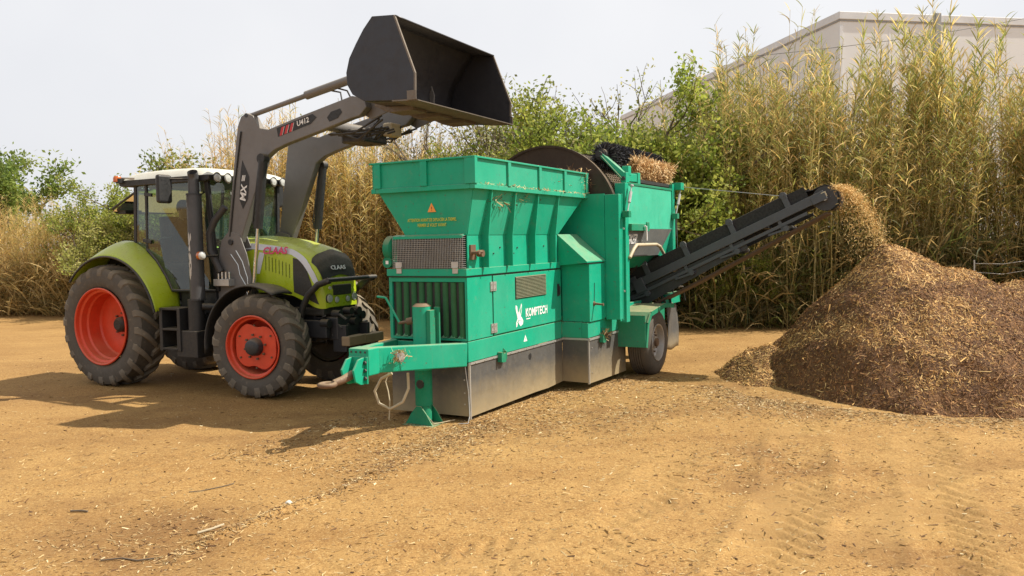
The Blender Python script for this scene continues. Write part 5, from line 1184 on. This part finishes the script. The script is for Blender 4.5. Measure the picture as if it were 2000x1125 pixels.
# ------------------------------------------------------------------ vegetation generators
def blades(P, D, L, W, droop, r, nseg=4, side=None):
    """arching leaf blades: base P, start direction D"""
    n = len(P); rows = []
    ref = r.normal(size=(n, 3)); sd = np.cross(D, ref); sd /= np.linalg.norm(sd, axis=1)[:, None] + 1e-9
    hor = D.copy(); hor[:, 2] = 0; hor /= np.linalg.norm(hor, axis=1)[:, None] + 1e-9
    p = P.copy(); d = D.copy()
    for k in range(nseg + 1):
        t = k / nseg; w = W * (np.sin(pi * min(1, .12 + t * .88)) ** .6 if k < nseg else .04)
        rows.append(np.stack([p - sd * (w / 2)[:, None], p + sd * (w / 2)[:, None]], 1))
        d = d + np.array([0, 0, -1.0]) * (droop / nseg)[:, None]; d /= np.linalg.norm(d, axis=1)[:, None]
        p = p + d * (L / nseg)[:, None]
    V = np.stack(rows, 1)                       # n, nseg+1, 2, 3
    base = (np.arange(n) * (nseg + 1) * 2)[:, None]
    k = np.arange(nseg)[None, :] * 2
    q = np.stack([base + k, base + k + 1, base + k + 3, base + k + 2], 2).reshape(-1, 4)
    return V.reshape(-1, 3), q, (nseg + 1) * 2

def culms(base, top, rad, r, nseg=5, bow=.12):
    n = len(base); t = np.linspace(0, 1, nseg + 1)
    bend = r.normal(0, bow, (n, 2))
    C = base[:, None, :] * (1 - t)[None, :, None] + top[:, None, :] * t[None, :, None]
    C[:, :, :2] += bend[:, None, :] * (np.sin(pi * t) * .8 + t ** 2)[None, :, None]
    a = np.array([0, 2 * pi / 3, 4 * pi / 3]); ring = np.stack([np.cos(a), np.sin(a), np.zeros(3)], 1)
    rr = rad[:, None] * (1 - .7 * t)[None, :]
    V = C[:, :, None, :] + ring[None, None] * rr[:, :, None, None]
    b = (np.arange(n) * (nseg + 1) * 3)[:, None, None]; k = (np.arange(nseg) * 3)[None, :, None]; j = np.arange(3)[None, None, :]; j2 = (j + 1) % 3
    q = np.stack([b + k + j, b + k + j2, b + k + 3 + j2, b + k + 3 + j], 3).reshape(-1, 4)
    return V.reshape(-1, 3), q, C, (nseg + 1) * 3

def reed_clump(name, seed, n, H, spread, per, lean, dry, leaf_L=(.45, .75), leaf_W=(.03, .055), lo=.30, plume=.0, parent_mat=None, droop=(.5, 1.6)):
    """returns an Empty with a culms mesh and a leaves mesh; H metres tall"""
    r = np.random.default_rng(seed)
    E = empty(name)
    base = np.column_stack([r.normal(0, spread, (n, 2)), np.zeros(n) - .05])
    h = H * np.clip(r.normal(.82, .14, n), .4, 1.05)
    top = base + np.column_stack([r.normal(0, .09, n) * h + lean[0] * h + base[:, 0] * .25, r.normal(0, .09, n) * h + lean[1] * h, h])
    V, q, C, vp = culms(base, top, r.uniform(.009, .015, n), r)
    cc = np.array([[.60, .46, .21], [.50, .39, .17], [.66, .53, .28], [.38, .31, .12]])[r.integers(0, 4, n)] * r.uniform(.8, 1.15, (n, 1))
    if not dry: cc = cc * np.array([.95, 1.0, .9])
    o = npmesh('culms', V, q, LEAF, E, cols=np.repeat(cc, vp, 0)); o['kind'] = 'stuff'
    N = n * per; ci = np.repeat(np.arange(n), per)
    t = lo + (1 - lo) * r.random(N) ** .62
    k = t * (C.shape[1] - 1); i0 = np.clip(k.astype(int), 0, C.shape[1] - 2); f = (k - i0)[:, None]
    P = C[ci, i0] * (1 - f) + C[ci, i0 + 1] * f
    az = r.uniform(0, 2 * pi, N); up = r.uniform(.6, 1.7, N) + t * .9
    D = np.stack([np.cos(az), np.sin(az), up], 1) + np.array([lean[0], lean[1], 0]) * 2.0; D /= np.linalg.norm(D, axis=1)[:, None]
    L = r.uniform(*leaf_L, N) * (1.1 - .35 * t); W = r.uniform(*leaf_W, N)
    V, q, vp = blades(P, D, L, W, r.uniform(*droop, N), r)
    gr = np.array([[.32, .335, .085], [.41, .385, .11], [.23, .265, .065], [.52, .44, .155]]); dr = np.array([[.78, .57, .20], [.84, .66, .30], [.66, .44, .14], [.76, .56, .18]])
    pd = (dry if dry else .26) + (.5 if not dry else .1) * (1 - t)
    c = np.where((r.random(N) < pd)[:, None], dr[r.integers(0, 4, N)], gr[r.integers(0, 4, N)]) * r.uniform(.65, 1.2, (N, 1))
    o = npmesh('leaves', V, q, LEAF, E, cols=np.repeat(c, vp, 0)); o['kind'] = 'stuff'
    return E

def tree(name, seed, H, spread, stems, nleaf, leaf, palette, bare=.0, up=.75, levels=3):
    """trunk mesh with limbs plus a crown of small leaf faces gathered round the twigs"""
    r = random.Random(seed); rn = np.random.default_rng(seed)
    E = empty(name); b = B(); tips = []
    def grow(p, d, L, rad, lev):
        pts = [p]; n = 4; q = Vector(p); dd = Vector(d)
        for k in range(n):
            dd = (dd + Vector((r.gauss(0, .16), r.gauss(0, .16), r.gauss(.04, .1)))).normalized(); q = q + dd * (L / n); pts.append(q.copy())
        b.tube(pts, [rad * (1 - .55 * k / n) for k in range(n + 1)], 5 if lev < 2 else 3, cap=False)
        if lev >= levels:
            tips.append((pts[0], pts[2])); tips.append((pts[2], pts[4])); return
        if lev == levels - 1: tips.append((pts[2], pts[4]))
        for k in range(r.randint(4, 6) if lev == 0 else r.randint(3, 5)):
            f = r.uniform(.3, 1.0); i = min(int(f * n), n - 1); pp = pts[i].lerp(pts[i + 1], f * n - i)
            ax = Vector((r.gauss(0, 1), r.gauss(0, 1), r.gauss(.25, .5))).normalized()
            nd = (dd * up + ax * .8).normalized(); grow(pp, nd, L * r.uniform(.48, .68), rad * .5, lev + 1)
    for s_ in range(stems):
        a = r.uniform(0, 2 * pi); d0 = Vector((math.cos(a) * spread, math.sin(a) * spread, 1)).normalized()
        grow(Vector((r.gauss(0, .08 * stems), r.gauss(0, .08 * stems), -.1)), d0, H * r.uniform(.45, .62), H * .014 + .015, 0)
    mx = max(max(p[1].z for p in tips), .1); sc = H / mx
    b.v = [(x * sc, y * sc, z * sc if z > 0 else z) for x, y, z in b.v]
    b.build('trunk', BARK, E, recalc=False, smooth=60)
    A = np.array([t[0] for t in tips]) * sc; Bp = np.array([t[1] for t in tips]) * sc
    k = rn.integers(0, len(A), nleaf); keep = (A[k][:, 2] > H * bare * .5); k = k[keep]; n = len(k)
    P = A[k] + (Bp[k] - A[k]) * rn.random((n, 1)) + rn.normal(0, leaf * 1.1, (n, 3))
    D = rn.normal(size=(n, 3)); D[:, 2] += .35; D /= np.linalg.norm(D, axis=1)[:, None]
    S = np.cross(D, rn.normal(size=(n, 3))); S /= np.linalg.norm(S, axis=1)[:, None]
    L = leaf * rn.uniform(.6, 1.4, n)[:, None]; W = L * .28
    V = np.stack([P, P + D * L * .5 + S * W, P + D * L, P + D * L * .5 - S * W], 1).reshape(-1, 3)
    clump = np.array(palette)[rn.integers(0, len(palette), len(A))][k]; c = clump * rn.uniform(.65, 1.25, (n, 1))
    npmesh('crown', V, np.arange(4 * n).reshape(n, 4), LEAF, E, cols=np.repeat(c, 4, 0))
    return E

def put(E, x, y, s=1.0, sz=None, rz=None, first=False):
    o = E if first else copy_tree(E)
    o.location = (x, y, -.02); o.scale = (s, s, sz if sz else s); o.rotation_euler = (0, 0, random.uniform(0, 2 * pi) if rz is None else rz)
    return o
class Kind:
    def __init__(s, *es): s.es = list(es); s.used = [False] * len(es); s.i = 0
    def put(s, x, y, sc, sz=None, rz=None, label=None, cat=None, group=None, pick=None):
        tilt = (rnd.gauss(0, .055), rnd.gauss(0, .055)) if cat == 'reeds' else (0, 0)
        k = (s.i if pick is None else pick) % len(s.es); s.i += 1
        o = put(s.es[k], x, y, sc, sz, rz, first=not s.used[k]); s.used[k] = True; o.rotation_euler.x, o.rotation_euler.y = tilt
        for key in ('label', 'category', 'group'):
            if key in o: del o[key]
        tag(o, label, cat, group); return o
rnd = random.Random(12)

# tall green-gold reeds on the right, in front of the warehouse
tall = Kind(*[reed_clump('giant_reed', 200 + k, 36, 6.0, .34, 24, (.02 * (k - 1.5), 0), 0, (.22, .44), (.011, .022), .40) for k in range(4)])
plume = Kind(*[reed_clump('reed_plume', 240 + k, 24, 7.0, .17, 80, (.012 * (k - .5), 0), 0, (.26, .50), (.012, .024), .55, droop=(.2, .9)) for k in range(2)])
PL = ((10.6, 19.4, 7.5, 'tallest reed plume, reaching the photo top over the warehouse wall'), (9.1, 19.6, 7.0, 'broad tall reed plume left of the grey column on the warehouse'),
      (7.7, 19.5, 6.95, 'bushy reed plume standing below the warehouse roof corner'), (5.5, 20.0, 6.75, 'tall reed plume against the sky left of the warehouse roof slope'),
      (6.5, 19.8, 6.4, 'reed plume halfway along the sloping warehouse roof line'), (12.0, 18.6, 6.3, 'leaning reed plume at the far right edge'))
for x, y, h, lab in PL:
    for k, (dx, dy, f) in enumerate(((0, 0, 1.0), (-.24, .12, .92), (.24, .1, .86))):
        plume.put(x + dx, y + dy, h / 7.0 * f * 1.08, h / 7.0 * f, label=lab if k == 0 else lab.replace('plume', 'stems in the plume', 1) if False else 'lower stalks crowding the ' + lab.split(',')[0], cat='reeds', group=None if k == 0 else 'stalks around the ' + lab.split(',')[0])
def right_label(x):
    for x1, s_ in ((6.0, 'giant reeds rising behind the upper half of the discharge conveyor'), (7.6, 'giant reeds behind the falling chips and conveyor head'), (9.3, 'giant reeds behind the peak of the large chip heap'), (11.2, 'giant reeds between the heap peak and the wire fence'), (99, 'giant reeds at the right photo edge beyond the wire fence')):
        if x < x1: return s_
for i in range(54):
    x = 4.7 + (i % 27) * .335 + rnd.uniform(-.18, .18); row = i // 27
    y = 18.6 + row * .9 + rnd.uniform(-.3, .3) - (.5 if x > 11 else 0)
    near_p = min(abs(x - c) for c in (5.5, 6.5, 7.7, 9.1, 10.6, 12.0))
    h = rnd.uniform(3.1, 4.8) + max(0, 1.3 * (1 - near_p / .45)) + (.8 if x > 11.3 else 0) + (1.1 if x < 7.3 else 0)
    tall.put(x, y, h / 6.0 * 1.15, h / 6.0, label=right_label(x), cat='reeds', group=right_label(x).replace('giant reeds', 'reeds'))
# dry golden reeds in the middle and on the left
gold = Kind(*[reed_clump('dry_reed', 300 + k, 44, 5.0, .44, 40, (-.04, 0), .80, (.20, .40), (.009, .018), .10) for k in range(4)])
for i in range(46):
    t = i / 45; x = -9.0 + t * 8.4 + rnd.uniform(-.3, .3); y = 24.0 - t * 1.6 + rnd.uniform(-1.0, 1.0)
    h = 5.15 + .5 * math.sin(i * 1.7) + rnd.uniform(-.4, .4) - (.9 if x > -3.2 else 0) - (.6 if x < -8 else 0)
    gold.put(x, y, h / 5.0, label=(LB := 'dry golden reeds seen through the gap between the loader arms' if x < -6.2 else 'tall dry golden reeds between the far loader arm and the green hopper' if x < -3 else 'dry reeds showing just above the hopper rim'), cat='reeds', group=LB + ' group')
for i in range(42):
    t = (i % 21) / 20; x = -21.5 + t * 11.3 + rnd.uniform(-.3, .3); y = 28.2 + (i // 21) * 1.2 - t * 2.6 + rnd.uniform(-.4, .4)
    h = 3.55 + rnd.uniform(-.4, .4) - (.9 if x > -14 else 0)
    gold.put(x, y, h / 5.0 * 1.0, label=(LB := 'dry straw coloured reeds on the bank at the left photo edge' if x < -17 else 'dry straw coloured reeds just left of the rear wheel and fender' if x < -13.5 else 'dry reeds seen behind and through the tractor cab'), cat='reeds', group=LB + ' group')
# shrubs and trees
GR1 = [[.19, .25, .05], [.25, .31, .065], [.13, .19, .04], [.31, .35, .085]]
GR2 = [[.34, .34, .08], [.41, .39, .11], [.26, .28, .065], [.48, .43, .16]]
GR3 = [[.32, .36, .06], [.25, .31, .05], [.40, .42, .085], [.19, .25, .04]]
GREY = [[.36, .33, .19], [.41, .37, .22], [.27, .27, .12], [.46, .41, .27]]
tr_dark = [tree('broadleaf_tree', 401, 6.2, .25, 2, 15000, .15, GR1, .5), tree('broadleaf_tree', 402, 6.0, .3, 2, 7000, .15, GR1, .7)]
sh_green = [tree('green_shrub', 411 + k, 5.0, .5, 10, 52000, .085, GR3, .0, .8) for k in range(3)]
sh_grey = [tree('twiggy_shrub', 421 + k, 5.2, .42, 11, 15000, .075, GREY if k else GR2, .0, 1.0) for k in range(3)]
sh_olive = [tree('olive_shrub', 431 + k, 4.4, .5, 9, 22000, .10, GR2, .0, .8) for k in range(2)]
td, sg, sy, so = Kind(*tr_dark), Kind(*sh_green), Kind(*sh_grey), Kind(*sh_olive)
td.put(-19.6, 32, 1.0, .98, 1.0, 'dark green tree rising over the dry reeds at the far left', 'tree', pick=0)
td.put(-14.3, 34, 1.05, 1.05, .5, 'thin treetop poking up behind the cab roof, the farther left', 'tree', pick=1)
td.put(-10.9, 30, .92, .90, 2.2, 'leafy treetop behind the cab roof next to the loader arm', 'tree', pick=1)
td.put(-22.5, 33.5, .8, .82, 3.2, 'dark treetop cut by the left photo edge', 'tree', pick=0)
so.put(-13.0, 27.6, .95, .95, .3, 'yellow green bush behind the rear fender, the left one', 'bush')
so.put(-11.3, 25.4, .82, .84, 1.9, 'yellow green bush just behind the open rear cab window', 'bush')
so.put(-11.6, 25.6, .80, .80, 2.6, 'olive bush seen through the cab glass', 'bush')
sg.put(-11.6, 27.8, .92, .90, 2.0, 'green bush seen through the rear of the cab', 'bush')
sg.put(-9.9, 26.2, .98, .95, 4.0, 'green bush behind the windscreen and near loader arm', 'bush')
for x, y, s, rz, lab in ((1.45, 22.2, 1.33, .4, 'tall sparse shrub with bare upright twigs above the drum'), (-.6, 24.5, 1.22, 1.3, 'grey twiggy shrub just right of the raised bucket'), (-2.4, 25.5, 1.18, 2.4, 'grey green shrub below the raised bucket'),
                     (2.3, 22.8, 1.25, 3.3, 'thin twiggy shrub between the tall sparse shrub and the green bushes'), (.5, 23.4, 1.15, 5.0, 'grey brown shrub directly behind the drum ring'), (-4.2, 26.5, .9, .9, 'pale twiggy shrub behind the hopper rim'), (4.7, 21.5, 1.05, 4.1, 'sprig of small leaves at the foot of the sloping warehouse roof line')):
    sy.put(x, y, s, s, rz, lab, 'shrub')
for x, y, s, rz, lab in ((3.2, 20.6, 1.26, 0, 'bright green bush right behind the cleaning brush'), (4.2, 20.4, 1.02, 1.2, 'bright green bush between the brush and the reeds'), (2.0, 21.2, 1.2, 2.1, 'green bush above the drum ring'), (3.6, 19.3, .8, 4.4, 'low dark green bush under the discharge conveyor'), (1.0, 21.6, 1.05, .7, 'green bush low behind the drum top'), (3.4, 21.3, 1.28, 2.9, 'tallest bright green bush, under the warehouse roof line'), (5.4, 18.9, .45, 5.1, 'low bush at the foot of the reeds near the conveyor middle')):
    sg.put(x, y, s, s * .98, rz, lab, 'bush')

# dense dead undergrowth filling the foot of the thicket
def undergrowth():
    r = np.random.default_rng(77); V_, q_, c_ = [], [], []; off = 0
    def run(n, xf, L, W, pal, dr):
        nonlocal off
        P = xf(n); az = r.uniform(0, 2 * pi, n); D = np.stack([np.cos(az), np.sin(az), r.uniform(.7, 2.6, n)], 1); D /= np.linalg.norm(D, axis=1)[:, None]
        V, q, vp = blades(P, D, r.uniform(*L, n), r.uniform(*W, n), r.uniform(*dr, n), r, 3)
        c = np.array(pal)[r.integers(0, len(pal), n)] * r.uniform(.6, 1.2, (n, 1))
        V_.append(V); q_.append(q + off); c_.append(np.repeat(c, vp, 0)); off += len(V)
    def band(x0, y0, x1, y1, w, zmax):
        def f(n): t = r.random(n); return np.stack([x0 + (x1 - x0) * t, y0 + (y1 - y0) * t + r.uniform(-w * .3, w, n), r.random(n) ** 1.6 * zmax], 1)
        return f
    D1 = [[.48, .33, .13], [.56, .41, .18], [.36, .24, .09], [.26, .20, .07]]; D2 = [[.15, .16, .04], [.10, .115, .03], [.24, .19, .08], [.34, .26, .12]]
    run(9000, band(-23, 27.9, -9.5, 24.6, 2.5, 1.5), (.5, 1.1), (.02, .05), D1, (.3, 1.4))
    run(9000, band(-9.5, 24.2, -.5, 21.6, 2.5, 2.4), (.6, 1.3), (.02, .05), D1, (.3, 1.4))
    run(7000, band(-.5, 21.4, 4.2, 18.9, 2.5, 1.8), (.4, .9), (.02, .05), D2, (.3, 1.6))
    run(12000, band(4.0, 18.5, 13.5, 18.0, 2.2, 1.8), (.5, 1.1), (.02, .05), D2 + D1[:1], (.4, 1.8))
    tag(npmesh('undergrowth', np.concatenate(V_), np.concatenate(q_), LEAF, cols=np.concatenate(c_)), 'tangled dry and green undergrowth along the foot of the thicket', 'undergrowth', kind='stuff')
undergrowth()

# ------------------------------------------------------------------ warehouse
def warehouse():
    W = empty('warehouse', (12.905, 32.0, 0), math.atan2(1.6, 8.15))
    tag(W, 'large pale grey warehouse behind the reeds on the right', 'building')
    H, LX, LY = 10.68, 22.0, 26.0
    B().box(0, LX, 0, .25, 0, H - .3).build('front_wall', WALL, W)
    B().box(0, .25, .251, LY, 0, H - .3).build('side_wall', WALL, W)
    B().box(LX - .25, LX, .251, LY, 0, H - .3).box(.251, LX - .251, LY - .25, LY, 0, H - .3).build('rear_walls', WALL, W)
    B().box(-.05, LX + .05, -.06, .30, H - .298, H).box(-.05, .30, .301, LY + .05, H - .298, H).build('roof_edge', TRIM, W, bevel=.02)
    B().box(-.02, LX, -.03, -.001, H - .36, H - .299).box(-.03, -.001, -.03, LY, H - .36, H - .299).build('gutter', PIPE, W)
    B().box(.31, LX, .31, LY, H - .45, H - .35).build('roof', TRIM, W)
    for k in range(1, 11):
        x = k * 2.15
        if abs(x - 4.3) > .4: B().box(x - .012, x + .012, -.008, -.001, 0, H - .56).build('wall_joint', WALL, W)
    for k in range(1, 12): B().box(-.008, -.001, k * 2.2 - .012, k * 2.2 + .012, 0, H - .56).build('wall_joint', WALL, W)
    B().box(4.12, 4.38, -.14, -.009, 0, H + .06).build('grey_column', PIPE, W, bevel=.02)
    B().box(-.02, .10, -.04, -.002, 0, H - .56).build('corner_strip', TRIM, W)
warehouse()
for (a, b, lab) in (((7.5, 27.5, 8.0), (22.0, 29.0, 10.2), 'upper thin overhead cable crossing the warehouse wall'), ((7.5, 27.0, 6.4), (22.0, 28.6, 8.2), 'lower thin overhead cable crossing the warehouse wall')):
    pts = [tuple(a[k] * (1 - t) + b[k] * t - (.25 * math.sin(pi * t) if k == 2 else 0) for k in range(3)) for t in np.linspace(0, 1, 9)]
    tag(B().tube(pts, .011, 5).build('overhead_cable', CABLE), lab, 'cable')
# wire fence at the right edge, partly hidden by the heap
fe = empty('wire_fence', (9.9, 17.4, 0), R(-8)); tag(fe, 'sagging wire fence in front of the reeds at the right edge', 'fence')
for k in range(5): B().tube([(k * 1.1, 0, -.1), (k * 1.1 + .05 * math.sin(k * 2.3), .04, 1.45)], .018, 8).build('post', GALV, fe)
for z in (.45, .85, 1.2, 1.4):
    B().tube([(k * .55, -.03, z + .03 * math.sin(k * 1.9 + z * 3) - (.04 if k % 2 else 0)) for k in range(9)], .006, 5).build('wire', GALV, fe)
# stones and sticks lying on the soil
def stone(x, y, s, lab):
    r = np.random.default_rng(int(x * 100 + 500)); bm = bmesh.new(); bmesh.ops.create_icosphere(bm, subdivisions=2, radius=s)
    for v in bm.verts: v.co = v.co * (1 + r.normal(0, .10)); v.co.z *= .7
    me = bpy.data.meshes.new('stone'); bm.to_mesh(me); bm.free(); me.materials.append(STONE); me.shade_smooth()
    o = bpy.data.objects.new('stone', me); col.objects.link(o); o.location = (x, y, float(gheight(np.array([x]), np.array([y]))[0]) + s * .4); tag(o, lab, 'stone')
stone(-1.78, 6.28, .028, 'small pale stone beside the chip trail in the foreground')
def stick(pts, r_, mat, lab):
    P = [(x, y, float(gheight(np.array([x]), np.array([y]))[0]) + r_ + .004) for x, y in pts]
    tag(B().tube(P, r_, 6).build('stick', mat, smooth=60), lab, 'stick')
stick([(-2.75, 5.28), (-2.62, 5.30), (-2.5, 5.26), (-2.4, 5.29)], .005, BARK, 'dark curved twig in the lower left foreground')
stick([(-2.28, 5.72), (-2.2, 5.79), (-2.14, 5.86)], .008, CREAM, 'pale straight reed piece at the end of the chip trail')
stick([(-2.75, 6.75), (-2.66, 6.78), (-2.52, 6.90), (-2.45, 6.98)], .004, BARK, 'thin bent twig on the open soil left of the chip trail')
stick([(-3.5, 6.3), (-3.42, 6.31), (-3.36, 6.29)], .007, BARK, 'short dark stick near the left photo edge')
